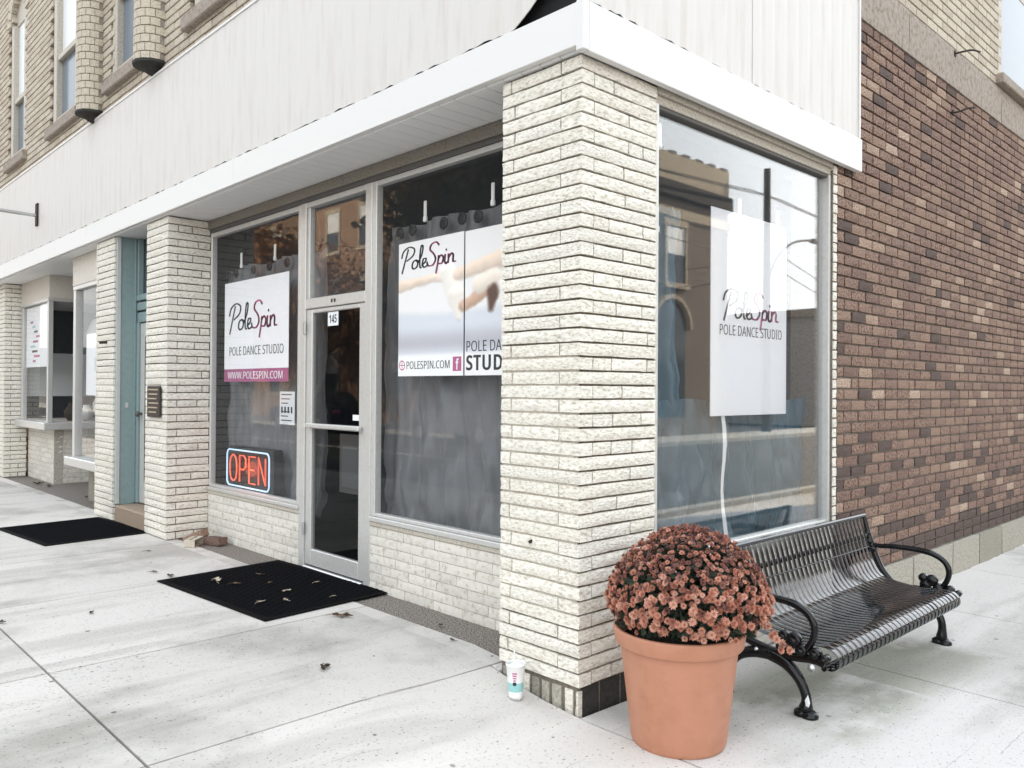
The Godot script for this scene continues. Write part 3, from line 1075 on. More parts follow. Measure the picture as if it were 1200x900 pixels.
func shop_windows(b: Node) -> void:
	# head above the front windows
	var hd := group_part("window_head", b)
	for k in [[-4.80, -3.55], [-3.547, -2.55], [-2.547, -1.4], [-1.397, -0.40]]:
		bar(hd, Vector3(k[0], 2.872, WZ - 0.05), Vector3(k[1], 2.949, WZ + 0.035), M.head_paint, "head_board", 0.003)
	bar(hd, Vector3(-4.80, 2.84, WZ - 0.055), Vector3(-0.401, 2.8715, WZ + 0.02), M.dark_trim, "head_board", 0.003)
	# left window
	var wl := group_part("left_window", b)
	pane(wl, Vector3(-4.775, 0.572, WZ - 0.012), Vector3(-3.195, 2.81, WZ - 0.008), M.glass)
	bar(wl, Vector3(-4.797, 0.56, WZ - 0.04), Vector3(-4.765, 2.839, WZ + 0.012))
	bar(wl, Vector3(-3.205, 0.56, WZ - 0.04), Vector3(-3.165, 2.839, WZ + 0.013))
	bar(wl, Vector3(-4.764, 2.80, WZ - 0.041), Vector3(-3.206, 2.8385, WZ + 0.010))
	bar(wl, Vector3(-4.764, 0.56, WZ - 0.041), Vector3(-3.206, 0.585, WZ + 0.010))
	bar(wl, Vector3(-4.796, 0.53, WZ - 0.06), Vector3(-3.162, 0.559, WZ + 0.028), M.alu, "sill")
	bar(wl, Vector3(-4.796, 0.496, WZ - 0.06), Vector3(-3.162, 0.529, WZ + 0.02), M.trim, "sill")
	# right window
	var wr := group_part("right_window", b)
	pane(wr, Vector3(-2.165, 0.605, WZ - 0.012), Vector3(-0.53, 2.82, WZ - 0.008), M.glass, false, "pane")
	bar(wr, Vector3(-2.205, 0.595, WZ - 0.04), Vector3(-2.155, 2.839, WZ + 0.013))
	bar(wr, Vector3(-0.54, 0.595, WZ - 0.04), Vector3(-0.50, 2.839, WZ + 0.012))
	bar(wr, Vector3(-2.154, 2.805, WZ - 0.041), Vector3(-0.541, 2.8385, WZ + 0.010))
	bar(wr, Vector3(-2.154, 0.595, WZ - 0.041), Vector3(-0.541, 0.618, WZ + 0.010))
	bar(wr, Vector3(-2.204, 0.562, WZ - 0.06), Vector3(-0.501, 0.594, WZ + 0.028), M.alu, "sill")
	bar(wr, Vector3(-2.204, 0.531, WZ - 0.06), Vector3(-0.501, 0.561, WZ + 0.02), M.trim, "sill")
	# side window
	var ws := group_part("side_window", b)
	glazing(ws, Vector3(-0.062, 0.60, -2.475), Vector3(-0.058, 2.86, -0.58), M.side_glass, true, "pane", 3)
	bar(ws, Vector3(-0.09, 0.585, -0.592), Vector3(-0.012, 2.87, -0.568), M.alu)
	bar(ws, Vector3(-0.09, 0.585, -2.487), Vector3(-0.02, 2.87, -2.462), M.alu)
	bar(ws, Vector3(-0.091, 2.852, -2.461), Vector3(-0.03, 2.8695, -0.593), M.dark_trim)
	bar(ws, Vector3(-0.091, 0.585, -2.461), Vector3(-0.03, 0.612, -0.593), M.alu)
	bar(ws, Vector3(-0.09, 2.871, -2.487), Vector3(-0.022, 2.915, -0.568), M.trim, "head_board")
	bar(ws, Vector3(-0.09, 2.916, -2.486), Vector3(-0.004, 2.950, -0.568), M.trim, "head_board")
	bar(ws, Vector3(-0.10, 0.566, -2.488), Vector3(0.012, 0.584, -0.567), M.alu, "sill")


func door(b: Node) -> void:
	var d := group_part("entrance_door", b)
	# jambs, transom bar and transom light
	bar(d, Vector3(-3.163, 0.09, WZ - 0.05), Vector3(-3.085, 2.839, WZ + 0.016), M.alu, "jamb")
	bar(d, Vector3(-2.285, 0.09, WZ - 0.05), Vector3(-2.207, 2.839, WZ + 0.016), M.alu, "jamb")
	bar(d, Vector3(-3.084, 2.04, WZ - 0.05), Vector3(-2.286, 2.115, WZ + 0.014), M.alu, "transom_bar")
	bar(d, Vector3(-3.084, 2.80, WZ - 0.05), Vector3(-2.286, 2.8385, WZ + 0.014), M.alu, "transom_bar")
	glazing(d, Vector3(-3.05, 2.10, WZ - 0.022), Vector3(-2.30, 2.81, WZ - 0.018), M.glass, false, "transom_light", 2)
	bar(d, Vector3(-3.083, 2.1155, WZ - 0.04), Vector3(-3.045, 2.7995, WZ + 0.004), M.alu, "jamb")
	# the leaf
	bar(d, Vector3(-3.08, 0.135, WZ - 0.035), Vector3(-3.0, 2.036, WZ + 0.006), M.alu, "stile", 0.006)
	bar(d, Vector3(-2.365, 0.135, WZ - 0.035), Vector3(-2.289, 2.036, WZ + 0.006), M.alu, "stile", 0.006)
	bar(d, Vector3(-2.999, 2.005, WZ - 0.034), Vector3(-2.366, 2.0355, WZ + 0.005), M.alu, "rail", 0.005)
	bar(d, Vector3(-2.999, 0.135, WZ - 0.034), Vector3(-2.366, 0.255, WZ + 0.005), M.alu, "rail", 0.005)
	bar(d, Vector3(-3.02, 1.155, WZ + 0.008), Vector3(-2.31, 1.19, WZ + 0.05), M.alu, "push_bar", 0.008)
	for k in [-2.985, -2.345]:
		bar(d, Vector3(k - 0.015, 1.158, WZ - 0.03), Vector3(k + 0.015, 1.187, WZ + 0.0075), M.alu, "push_bar_bracket")
	pane(d, Vector3(-3.005, 0.25, WZ - 0.018), Vector3(-2.36, 2.01, WZ - 0.012), M.door_glass, false, "door_glass")
	bar(d, Vector3(-3.084, 0.092, WZ - 0.09), Vector3(-2.286, 0.128, WZ + 0.03), M.steel, "threshold", 0.01)
	for k in [0.35, 1.85]:
		bar(d, Vector3(-3.1, k, WZ + 0.0165), Vector3(-3.07, k + 0.1, WZ + 0.026), M.steel, "hinge")
	for k in [-2.72, -2.68]:
		obj("screw_hole", block(Vector3(k, 2.066, WZ + 0.0145), Vector3(k + 0.018, 2.09, WZ + 0.017)), M.ink, d)


func grey_door(b: Node) -> void:
	# the recess between the narrow pillar and the door pillar, with a blue-grey reveal, a transom and a pale door
	var g := group_part("side_entrance", b)
	bar(g, Vector3(-6.25, 0.27, -0.235), Vector3(-6.197, 2.948, -0.213), M.teal, "reveal", 0.003)
	bar(g, Vector3(-6.28, 0.27, -0.21), Vector3(-6.186, 2.948, -0.02), M.teal, "reveal", 0.003)
	bar(g, Vector3(-6.1855, 0.28, -0.06), Vector3(-6.172, 2.946, -0.02), M.pale_door, "reveal_edge", 0.003)
	bar(g, Vector3(-6.1855, 0.28, -0.21), Vector3(-6.176, 2.946, -0.192), M.teal, "reveal_edge", 0.003)
	bar(g, Vector3(-6.25, 2.10, -0.30), Vector3(-5.33, 2.20, -0.22), M.teal, "transom_bar", 0.004)
	bar(g, Vector3(-6.25, 2.22, -0.30), Vector3(-5.33, 2.30, -0.215), M.teal, "transom_bar", 0.004)
	bar(g, Vector3(-6.25, 2.32, -0.30), Vector3(-5.33, 2.38, -0.21), M.teal, "transom_bar", 0.004)
	obj("transom_light", block(Vector3(-6.2, 2.381, -0.28), Vector3(-5.33, 2.949, -0.27)), M.far_window, g)
	bar(g, Vector3(-6.19, 2.382, -0.269), Vector3(-6.15, 2.949, -0.215), M.teal, "jamb")
	bar(g, Vector3(-6.19, 0.28, -0.269), Vector3(-6.13, 2.099, -0.212), M.teal, "jamb")
	bar(g, Vector3(-6.125, 0.285, -0.30), Vector3(-5.33, 2.09, -0.235), M.pale_door, "leaf", 0.004)
	bar(g, Vector3(-5.98, 0.5, -0.2345), Vector3(-5.93, 1.95, -0.226), M.dark_trim, "leaf_seam", 0.001)
	var kn := begin()
	add_lathe(kn, [Vector2(0.0, 0.0), Vector2(0.012, 0.0), Vector2(0.012, 0.025), Vector2(0.028, 0.035), Vector2(0.03, 0.05), Vector2(0.02, 0.062), Vector2(0.0, 0.065)], 12)
	obj("handle", done(kn), M.dark_trim, g, Vector3(-6.07, 1.18, -0.235), Vector3(PI / 2, 0, 0))
	bar(g, Vector3(-6.185, 0.02, -0.32), Vector3(-5.33, 0.272, -0.02), M.step, "step", 0.012)
	# the small house mark screwed to the reveal
	bar(g, Vector3(-6.1858, 1.24, -0.14), Vector3(-6.183, 1.29, -0.11), M.pale_door, "plate", 0.001)


func neighbour_shop() -> void:
	var s := thing("neighbouring_shop", "narrow shop front with a corner bay window left of the blue-grey door", "shop front")
	var fp := group_part("far_pillar", s)
	pillar(fp, -12.6, -11.30, -0.10, 0.3, 0.115, 2.945, true)
	# bay with glass on two sides
	var bay := group_part("bay_window", s)
	bar(bay, Vector3(-11.29, 2.64, -1.5), Vector3(-9.80, 2.949, -0.31), M.beige, "head_box", 0.005)
	bar(bay, Vector3(-11.29, 2.60, -1.5), Vector3(-9.785, 2.639, -0.295), M.alu, "head_rail", 0.004)
	bar(bay, Vector3(-11.29, 0.86, -1.5), Vector3(-9.72, 0.96, -0.24), M.alu, "sill", 0.01)
	pane(bay, Vector3(-11.2, 0.961, -0.335), Vector3(-9.87, 2.60, -0.331), M.glass, false, "pane")
	pane(bay, Vector3(-9.826, 0.961, -1.5), Vector3(-9.822, 2.60, -0.37), M.glass, true, "pane")
	bar(bay, Vector3(-11.28, 0.961, -0.37), Vector3(-11.17, 2.599, -0.312))
	bar(bay, Vector3(-9.87, 0.961, -0.365), Vector3(-9.80, 2.599, -0.305))
	bar(bay, Vector3(-11.2, 0.90, -1.45), Vector3(-9.85, 0.975, -0.38), M.warm_room, "display_floor")
	bar(bay, Vector3(-11.29, 0.97, -1.6), Vector3(-9.8, 1.3, -1.52), M.void, "display_back")
	bar(bay, Vector3(-11.29, 1.301, -1.6), Vector3(-9.8, 1.9, -1.52), M.grey_paper, "display_back")
	bar(bay, Vector3(-11.29, 1.901, -1.6), Vector3(-9.8, 2.949, -1.52), M.void, "display_back")
	bar(bay, Vector3(-11.34, 0.97, -1.5), Vector3(-11.30, 1.3, -0.34), M.void, "display_side")
	bar(bay, Vector3(-11.34, 1.301, -1.5), Vector3(-11.30, 1.95, -0.34), M.grey_paper, "display_side")
	bar(bay, Vector3(-11.34, 1.951, -1.5), Vector3(-11.30, 2.94, -0.34), M.void, "display_side")
	var bw := group_part("bay_wall", s)
	painted_wall(bw, -11.3, -9.95, -0.42, 0.115, 0.855)
	painted_wall(bw, -1.6, -0.43, -9.95, 0.115, 0.855, true)
	# near section with a single tall pane
	var ns := group_part("tall_window", s)
	bar(ns, Vector3(-8.05, 2.62, -0.30), Vector3(-6.772, 2.949, -0.125), M.beige, "head_box", 0.005)
	bar(ns, Vector3(-8.05, 2.575, -0.30), Vector3(-6.772, 2.619, -0.13), M.alu, "head_rail", 0.004)
	bar(ns, Vector3(-8.10, 0.53, -0.35), Vector3(-6.772, 0.635, -0.06), M.alu, "sill", 0.01)
	bar(ns, Vector3(-8.05, 0.636, -0.22), Vector3(-7.97, 2.574, -0.135))
	pane(ns, Vector3(-7.98, 0.636, -0.18), Vector3(-6.772, 2.575, -0.176), M.glass, false, "pane")
	pane(ns, Vector3(-8.02, 0.636, -1.7), Vector3(-8.016, 2.575, -0.222), M.glass, true, "pane")
	bar(ns, Vector3(-8.0, 0.1, -1.7), Vector3(-6.772, 0.529, -0.30), M.mossy_stone, "base", 0.01)
	bar(ns, Vector3(-8.0, 0.63, -1.8), Vector3(-6.78, 2.94, -1.7), M.warm_room, "display_back")
	bar(ns, Vector3(-7.9, 0.62, -1.7), Vector3(-6.78, 0.66, -0.24), M.warm_room, "display_floor")
	# entry between the two windows
	var en := group_part("entry", s)
	bar(en, Vector3(-9.8, 0.1, -1.75), Vector3(-8.0, 2.949, -1.65), M.void, "entry_wall")
	bar(en, Vector3(-9.3, 0.15, -1.649), Vector3(-8.4, 2.2, -1.60), M.pale_door, "entry_door")
	bar(en, Vector3(-14.0, 0.05, -2.0), Vector3(-11.3, 2.949, -1.9), M.dark_trim, "rear_wall")
	# what stands and hangs in the two windows
	var p := thing("shop_poster", "white poster with faint coloured figures in the corner bay window", "poster")
	obj("sheet", block(Vector3(-11.12, 1.72, -0.35), Vector3(-9.9, 2.58, -0.345)), M.paper, p)
	for k in 9:
		var c: Material = [M.magenta, M.turquoise, M.ink, M.rose_ink][k % 4]
		obj("print", block(Vector3(-10.9 + 0.1 * (k % 5), 2.35 - 0.07 * k, -0.3447), Vector3(-10.75 + 0.12 * (k % 4), 2.38 - 0.07 * k, -0.344)), c, p)
	var q := thing("notice_sheet", "tall blank white notice in the narrow window beside the stone pillar", "notice")
	obj("sheet", block(Vector3(-7.75, 1.35, -0.20), Vector3(-7.05, 2.05, -0.195)), M.paper, q)
	obj("print", block(Vector3(-7.45, 1.62, -0.1947), Vector3(-7.25, 1.78, -0.194)), M.grey_paper, q)
	var f := thing("framed_print", "small peach framed picture low in the narrow window", "picture")
	obj("frame", block(Vector3(-7.55, 0.78, -0.30), Vector3(-7.1, 1.12, -0.27), 0.008), M.bronze, f)
	obj("picture", block(Vector3(-7.48, 0.83, -0.2695), Vector3(-7.17, 1.07, -0.266)), M.clay, f)
	var l := thing("display_lamp", "small white lamp hanging inside the dark corner bay", "lamp", Vector3(-10.15, 2.2, -1.0))
	var ls := begin()
	add_lathe(ls, [Vector2(0.13, 0.0), Vector2(0.05, 0.2), Vector2(0.02, 0.22)], 14)
	obj("lamp_shade", done(ls), M.white_plastic, l)
	obj("cord", tube([Vector3(0, 0.21, 0), Vector3(0, 0.44, 0)], 0.006, 6), M.ink, l)
	for k in 3:
		var v := thing("display_ornament", ["tall white vase at the bay window's back edge", "squat white bowl in the middle of the bay window display", "small rust coloured jar at the front of the bay display"][k], "ornament", Vector3(-10.6 + 0.33 * k, 0.976, -1.2 + 0.28 * k), 0.0, "ornaments in the bay window")
		var vs := begin()
		var sc: float = [1.0, 0.5, 0.6][k]
		add_lathe(vs, [Vector2(0.05, 0.0), Vector2(0.09, 0.1 * sc), Vector2(0.1, 0.22 * sc), Vector2(0.04, 0.36 * sc), Vector2(0.055, 0.42 * sc)], 14)
		obj("body", done(vs), [M.white_plastic, M.white_plastic, M.rust][k], v)


# ------------------------------------------------------------------ lettering
func text(parent: Node, words: String, width: float, at: Vector3, m: Material, turn := 0.0, height := 0.0, called := "lettering", bold := false) -> MeshInstance3D:
	var f := SystemFont.new()
	f.font_names = PackedStringArray(["Droid Sans"])
	if bold:
		f.font_weight = 700
	var t := TextMesh.new()
	t.text = words
	t.font = f
	t.font_size = 48
	t.pixel_size = 0.01
	t.depth = 0.02
	t.curve_step = 1.0
	var bb := t.get_aabb()
	var k := width / maxf(bb.size.x, 0.001)
	var ky := height / maxf(bb.size.y, 0.001) if height > 0.0 else k
	var o := MeshInstance3D.new()
	o.name = called
	o.mesh = t
	o.material_override = m
	var basis := Basis(Vector3.UP, turn) * Basis.from_scale(Vector3(k, ky, 0.03))
	var mid := bb.position + bb.size / 2.0
	mid.z = 0.0
	o.transform = Transform3D(basis, at - basis * mid)
	parent.add_child(o, true)
	return o


func ribbon(s: SurfaceTool, pts: Array, w0: float, scale: float, at: Vector3, turn: float) -> void:
	var b := Basis(Vector3.UP, turn)
	var line := []
	for p in smooth_path(pts, 7):
		line.append(p * scale)
	for i in line.size() - 1:
		var d: Vector2 = (line[i + 1] - line[i]).normalized()
		var n := Vector2(-d.y, d.x)
		# a pen that presses on the downstrokes
		var w: float = w0 * scale * (0.6 + 0.7 * absf(d.y)) * 0.5
		var q := []
		for v in [line[i] + n * w - d * w * 0.3, line[i + 1] + n * w + d * w * 0.3, line[i + 1] - n * w + d * w * 0.3, line[i] - n * w - d * w * 0.3]:
			q.append(at + b * Vector3(v.x, v.y, 0.0))
		quad(s, q[0], q[1], q[2], q[3], b * Vector3.BACK)


# the hand-lettered name: «Pole» in black, «Spin» in rose
func script_name(parent: Node, width: float, at: Vector3, turn := 0.0) -> void:
	var V := func(a: Array) -> Array:
		var o := []
		for i in range(0, a.size(), 2):
			o.append(Vector2(a[i], a[i + 1] * 0.60))
		return o
	var k := width / 2.5
	var s := begin()
	for st in [[0.06, -0.12, 0.20, 0.4, 0.36, 0.98], [0.04, 0.62, 0.14, 0.92, 0.40, 1.08, 0.64, 0.95, 0.58, 0.66, 0.28, 0.44], [0.74, 0.42, 0.60, 0.36, 0.54, 0.14, 0.62, 0.02, 0.76, 0.10, 0.80, 0.30, 0.70, 0.42, 0.84, 0.36], [0.84, 0.30, 0.98, 0.62, 1.04, 0.98, 0.96, 1.02, 0.90, 0.60, 0.90, 0.10, 0.98, 0.02], [0.98, 0.12, 1.14, 0.26, 1.18, 0.40, 1.06, 0.40, 1.02, 0.16, 1.10, 0.02, 1.26, 0.10]]:
		ribbon(s, V.call(st), 0.055, k, at, turn)
	obj("black_lettering", done(s), M.ink, parent)
	s = begin()
	for st in [[1.76, 0.92, 1.62, 1.08, 1.42, 1.0, 1.36, 0.78, 1.52, 0.56, 1.60, 0.30, 1.48, 0.06, 1.28, 0.06, 1.22, 0.24], [1.74, 0.44, 1.70, 0.1, 1.62, -0.34], [1.72, 0.30, 1.84, 0.44, 1.94, 0.32, 1.88, 0.08, 1.72, 0.08], [2.02, 0.44, 2.0, 0.12, 2.06, 0.03, 2.12, 0.10], [2.16, 0.44, 2.15, 0.04], [2.16, 0.26, 2.28, 0.44, 2.36, 0.34, 2.35, 0.08, 2.48, 0.06], [2.05, 0.62, 2.08, 0.66]]:
		ribbon(s, V.call(st), 0.06, k, at, turn)
	obj("rose_lettering", done(s), M.rose_ink, parent)


# ------------------------------------------------------------------ what hangs in the windows
func curtain(called: String, label: String, a0: float, a1: float, y0: float, y1: float, at: float, side: bool, m: Material, amp: float, sd: int, top_drop: Array = []) -> Node3D:
	var c := thing(called, label, "curtain")
	var nz := FastNoiseLite.new()
	nz.seed = sd
	nz.frequency = 1.0
	nz.fractal_octaves = 3
	var nx := 170
	var ny := 36
	var f := func(i: int, j: int) -> Vector3:
		var u := float(i) / nx
		var v := float(j) / ny
		var a := lerpf(a0, a1, u)
		var top := y1 + 0.012 * sin(u * 17.0 + sd)
		if top_drop.size():
			var x := u * (top_drop.size() - 1)
			var n := mini(int(x), top_drop.size() - 2)
			top += lerpf(top_drop[n], top_drop[n + 1], x - n)
		var y := lerpf(y0, top, v)
		var bend := nz.get_noise_2d(a * 1.2, y * 0.3) * 4.0
		var fold := (0.42 * sin(a * 14.0 + bend) + 0.5 * sin(a * 33.0 + bend * 1.7) + 0.18 * sin(a * 71.0 + bend * 2.0)) * amp * (1.0 - 0.3 * v)
		var crease := (absf(nz.get_noise_2d(a * 2.2 + 9.0, y * 1.5)) - 0.2) * amp * 1.5
		var foot := nz.get_noise_2d(a * 3.0, y * 5.0 + 40.0) * amp * 1.6 * smoothstep(0.2, 0.0, v)
		var d := at - 0.03 + clampf(fold + crease + foot, -0.085, 0.05)
		return Vector3(d, y, a) if side else Vector3(a, y, d)
	var s := begin()
	s.set_smooth_group(1)
	for i in nx:
		for j in ny:
			quad(s, f.call(i, j), f.call(i + 1, j), f.call(i + 1, j + 1), f.call(i, j + 1), Vector3.RIGHT if side else Vector3.BACK)
	obj("cloth", done(s), m, c)
	return c


func clip(at: Vector3, turn: float, label: String) -> void:
	var c := thing("curtain_clip", label, "clip", at, turn, "white clips along the tops of the curtains")
	obj("clip_body", boxmesh(Vector3(0.026, 0.13, 0.014), 0.005), M.white_plastic, c)
	obj("clip_jaw", boxmesh(Vector3(0.032, 0.035, 0.02), 0.005), M.white_plastic, c, Vector3(0, -0.055, 0))


func sheet_uv(called: String, x0: float, x1: float, y0: float, y1: float, z: float, m: Material, parent: Node) -> void:
	var s := begin()
	var add := func(x: float, y: float) -> void:
		s.set_uv(Vector2((x - x0) / (x1 - x0), (y1 - y) / (y1 - y0)))
		s.add_vertex(Vector3(x, y, z))
	for q in [[x0, y0], [x0, y1], [x1, y1], [x0, y0], [x1, y1], [x1, y0]]:
		add.call(q[0], q[1])
	obj(called, done(s), m, parent)


# the print of the two-part poster: pale studio, a figure lying across white silks
func dancer_print() -> ImageTexture:
	var w := 384
	var h := 320
	var im := Image.create(w, h, false, Image.FORMAT_RGB8)
	var nz := FastNoiseLite.new()
	nz.seed = 77
	nz.frequency = 0.03
	var limbs := [   # x0, y0, r0, x1, y1, r1, colour, softness (in pixels of the print)
		[-10.0, 104.0, 13.0, 100.0, 92.0, 10.0, Color(0.93, 0.85, 0.78), 5.0],
		[100.0, 92.0, 10.0, 150.0, 96.0, 12.0, Color(0.95, 0.88, 0.82), 5.0],
		[146.0, 80.0, 22.0, 170.0, 140.0, 24.0, Color(0.98, 0.96, 0.93), 7.0],
		[170.0, 140.0, 22.0, 178.0, 190.0, 7.0, Color(0.94, 0.91, 0.88), 6.0],
		[176.0, 92.0, 14.0, 300.0, 68.0, 20.0, Color(0.93, 0.85, 0.78), 6.0],
		[300.0, 68.0, 20.0, 400.0, 48.0, 26.0, Color(0.97, 0.94, 0.90), 7.0],
		[190.0, 166.0, 12.0, 250.0, 132.0, 16.0, Color(0.80, 0.66, 0.57), 5.0],
		[230.0, 122.0, 20.0, 262.0, 112.0, 22.0, Color(0.95, 0.90, 0.85), 6.0],
		[262.0, 140.0, 16.0, 256.0, 176.0, 6.0, Color(0.36, 0.25, 0.20), 6.0],
		[290.0, 130.0, 16.0, 300.0, 205.0, 10.0, Color(0.98, 0.97, 0.95), 9.0],
		[320.0, 120.0, 18.0, 390.0, 100.0, 20.0, Color(0.95, 0.91, 0.87), 9.0],
	]
	for y in h:
		for x in w:
			var v := float(y) / h
			var line := 0.50 + 0.05 * sin(float(x) / w * 3.0 + 0.4)
			var c := Color(0.95, 0.945, 0.94).lerp(Color(0.86, 0.87, 0.90), smoothstep(line - 0.03, line + 0.03, v))
			c = c.lerp(Color(0.70, 0.69, 0.72), 0.75 * smoothstep(0.62, 0.76, v) * (1.0 - smoothstep(0.76, 0.86, v)))
			c = c.lerp(Color(0.96, 0.955, 0.95), smoothstep(0.82, 0.86, v))
			for l in limbs:
				var a := Vector2(l[0], l[1])
				var b := Vector2(l[3], l[4])
				var p := Vector2(x, y + nz.get_noise_2d(x, y) * 5.0)
				var t := clampf((p - a).dot(b - a) / (b - a).length_squared(), 0.0, 1.0)
				var d: float = p.distance_to(a.lerp(b, t)) - lerpf(l[2], l[5], t)
				var k := 1.0 - smoothstep(-l[7], l[7], d)
				if k > 0.0:
					var shade := 1.0 - 0.14 * clampf((p.y - a.lerp(b, t).y) / lerpf(l[2], l[5], t), -0.6, 1.0)
					c = c.lerp(Color(l[6].r * shade, l[6].g * shade, l[6].b * shade), k)
			im.set_pixel(x, y, c)
	im.generate_mipmaps()
	return ImageTexture.create_from_image(im)


func window_things() -> void:
	# curtains
	var c1 := curtain("window_curtain", "dark grey eyelet curtain behind the poster with the magenta web address", -4.95, -3.12, 0.45, 2.53, -0.555, false, M.cloth, 0.042, 3)
	var c2 := curtain("window_curtain", "dark grey eyelet curtain behind the poster with the reaching figure", -2.32, -0.45, 0.45, 2.555, -0.555, false, M.cloth, 0.042, 8)
	for q in [[c1, [-4.74, -4.58, -4.25, -3.95, -3.65, -3.40], 2.47], [c2, [-2.09, -1.95, -1.62, -1.44, -1.29, -0.9], 2.495]]:
		for x in q[1]:
			var g := begin()
			add_lathe(g, [Vector2(0.026, -0.004), Vector2(0.040, -0.004), Vector2(0.040, 0.005), Vector2(0.026, 0.008)], 14)
			obj("eyelet_ring", done(g), M.black_plastic, q[0], Vector3(x, q[2] + rng.randf_range(-0.006, 0.006), -0.522), Vector3(PI / 2, 0, 0))
			var hsh := begin()
			add_lathe(hsh, [Vector2(0.0, 0.0), Vector2(0.03, 0.0)], 14)
			obj("eyelet_hole", done(hsh), M.void, q[0], Vector3(x, q[2], -0.519), Vector3(PI / 2, 0, 0))
	curtain("window_curtain", "blue-grey crumpled cloth along the foot of the side window", -2.60, -0.50, 0.52, 1.40, -0.185, true, M.blue_cloth, 0.05, 15, [0.03, 0.0, 0.01, -0.02, -0.01, 0.0, 0.02])
	curtain("hanging_drape", "narrow blue drape gathered near the corner pillar in the side window", -1.06, -0.86, 1.20, 2.45, -0.215, true, M.blue_cloth, 0.045, 22)
	var seam := thing("white_strip", "white cloth strip hanging down below the poster in the side window", "cloth strip")
	var ss := begin()
	var sp := []
	for i in 9:
		sp.append(Vector3(-0.105, 1.33 - 0.09 * i, -1.325 - 0.018 * sin(i * 0.9) - 0.004 * i))
	for i in 8:
		for w in [[-0.017, 0.017]]:
			quad(ss, sp[i] + Vector3(0.004 * sin(i), 0, w[0]), sp[i] + Vector3(0, 0, w[1]), sp[i + 1] + Vector3(0, 0, w[1]), sp[i + 1] + Vector3(0.004 * sin(i + 1), 0, w[0]), Vector3.RIGHT)
	obj("cloth", done(ss), M.white_cloth, seam)
	# clips
	clip(Vector3(-4.44, 2.575, -0.505), 0.0, "white clip left of centre above the magenta poster's curtain")
	clip(Vector3(-3.82, 2.575, -0.505), 0.0, "white clip near the middle bar above the magenta poster's curtain")
	clip(Vector3(-4.84, 2.56, -0.505), 0.0, "white clip at the door pillar end of the left curtain")
	clip(Vector3(-1.79, 2.60, -0.505), 0.0, "white clip above the P of the two-part poster")
	clip(Vector3(-1.14, 2.60, -0.505), 0.0, "white clip beside the corner pillar above the two-part poster")
	clip(Vector3(-0.105, 2.76, -0.72), PI / 2, "white clip at the top corner of the side window")
	clip(Vector3(-0.105, 2.33, -0.70), PI / 2, "white clip halfway down the pillar edge of the side window")
	clip(Vector3(-0.105, 2.50, -1.50), PI / 2, "white clip above the middle of the side window poster")
	clip(Vector3(-0.105, 2.50, -1.94), PI / 2, "white clip above the right half of the side window poster")
	# poster with the magenta foot in the left window
	var z := -0.435
	var p := thing("poster", "white lettered poster with a magenta web address strip at its foot", "poster")
	obj("sheet", block(Vector3(-4.615, 1.61, z - 0.003), Vector3(-3.45, 2.37, z)), M.paper, p)
	obj("foot_strip", block(Vector3(-4.615, 1.50, z - 0.003), Vector3(-3.45, 1.6095, z + 0.0005)), M.magenta, p)
	script_name(p, 0.90, Vector3(-4.53, 1.945, z + 0.0012))
	text(p, "POLE DANCE STUDIO", 0.98, Vector3(-4.02, 1.765, z + 0.001), M.ink, 0.0, 0.075)
	text(p, "WWW.POLESPIN.COM", 1.0, Vector3(-4.04, 1.555, z + 0.0016), M.paper, 0.0, 0.062)
	# two-part poster in the right window, one print across both sheets
	var tex := dancer_print()
	var pm := StandardMaterial3D.new()
	pm.albedo_texture = tex
	pm.roughness = 0.6
	var pl := thing("poster", "white poster sheet with a reaching arm, left half of the two-part poster", "poster")
	obj("sheet", block(Vector3(-1.978, 1.53, z - 0.003), Vector3(-1.318, 2.395, z - 0.0005)), M.paper, pl)
	var pr := thing("poster", "poster sheet with white silks beside the corner pillar, right half of the pair", "poster")
	obj("sheet", block(Vector3(-1.305, 1.53, z - 0.003), Vector3(-0.62, 2.39, z - 0.0005)), M.paper, pr)
	for q in [[pl, -1.978, -1.318, 0.0, 0.5], [pr, -1.305, -0.62, 0.5, 1.0]]:
		var half := pm.duplicate() as StandardMaterial3D
		half.uv1_scale = Vector3(0.5, 1, 1)
		half.uv1_offset = Vector3(q[3], 0, 0)
		sheet_uv("print", q[1], q[2], 1.53, 2.39, z + 0.0002, half, q[0])
	script_name(pl, 0.57, Vector3(-1.955, 2.215, z + 0.0015))
	text(pl, "POLESPIN.COM", 0.44, Vector3(-1.665, 1.600, z + 0.001), M.ink, 0.0, 0.050)
	var globe := begin()
	add_lathe(globe, [Vector2(0.026, 0), Vector2(0.033, 0)], 18)
	obj("globe_mark", done(globe), M.rose_ink, pl, Vector3(-1.935, 1.60, z + 0.001), Vector3(PI / 2, 0, 0))
	obj("globe_mark", block(Vector3(-1.965, 1.598, z), Vector3(-1.905, 1.603, z + 0.001)), M.rose_ink, pl)
	obj("globe_mark", block(Vector3(-1.9375, 1.57, z + 0.0002), Vector3(-1.9325, 1.63, z + 0.0012)), M.rose_ink, pl)
	obj("badge", block(Vector3(-1.415, 1.558, z), Vector3(-1.335, 1.645, z + 0.001), 0.0), M.rose_ink, pl)
	text(pl, "f", 0.03, Vector3(-1.372, 1.60, z + 0.002), M.paper, 0.0, 0.068, "badge_letter", true)
	text(pr, "POLE DANCE", 0.455, Vector3(-1.06, 1.703, z + 0.001), M.ink, 0.0, 0.062)
	text(pr, "STUDIO", 0.47, Vector3(-1.055, 1.605, z + 0.001), M.ink, 0.0, 0.09, "lettering", true)
	# poster in the side window, hanging a little askew
	var ps := thing("poster", "tall white poster in the side window above the white strip", "poster")
	var turned := group_part("sheet_group", ps)
	turned.name = "sheet"
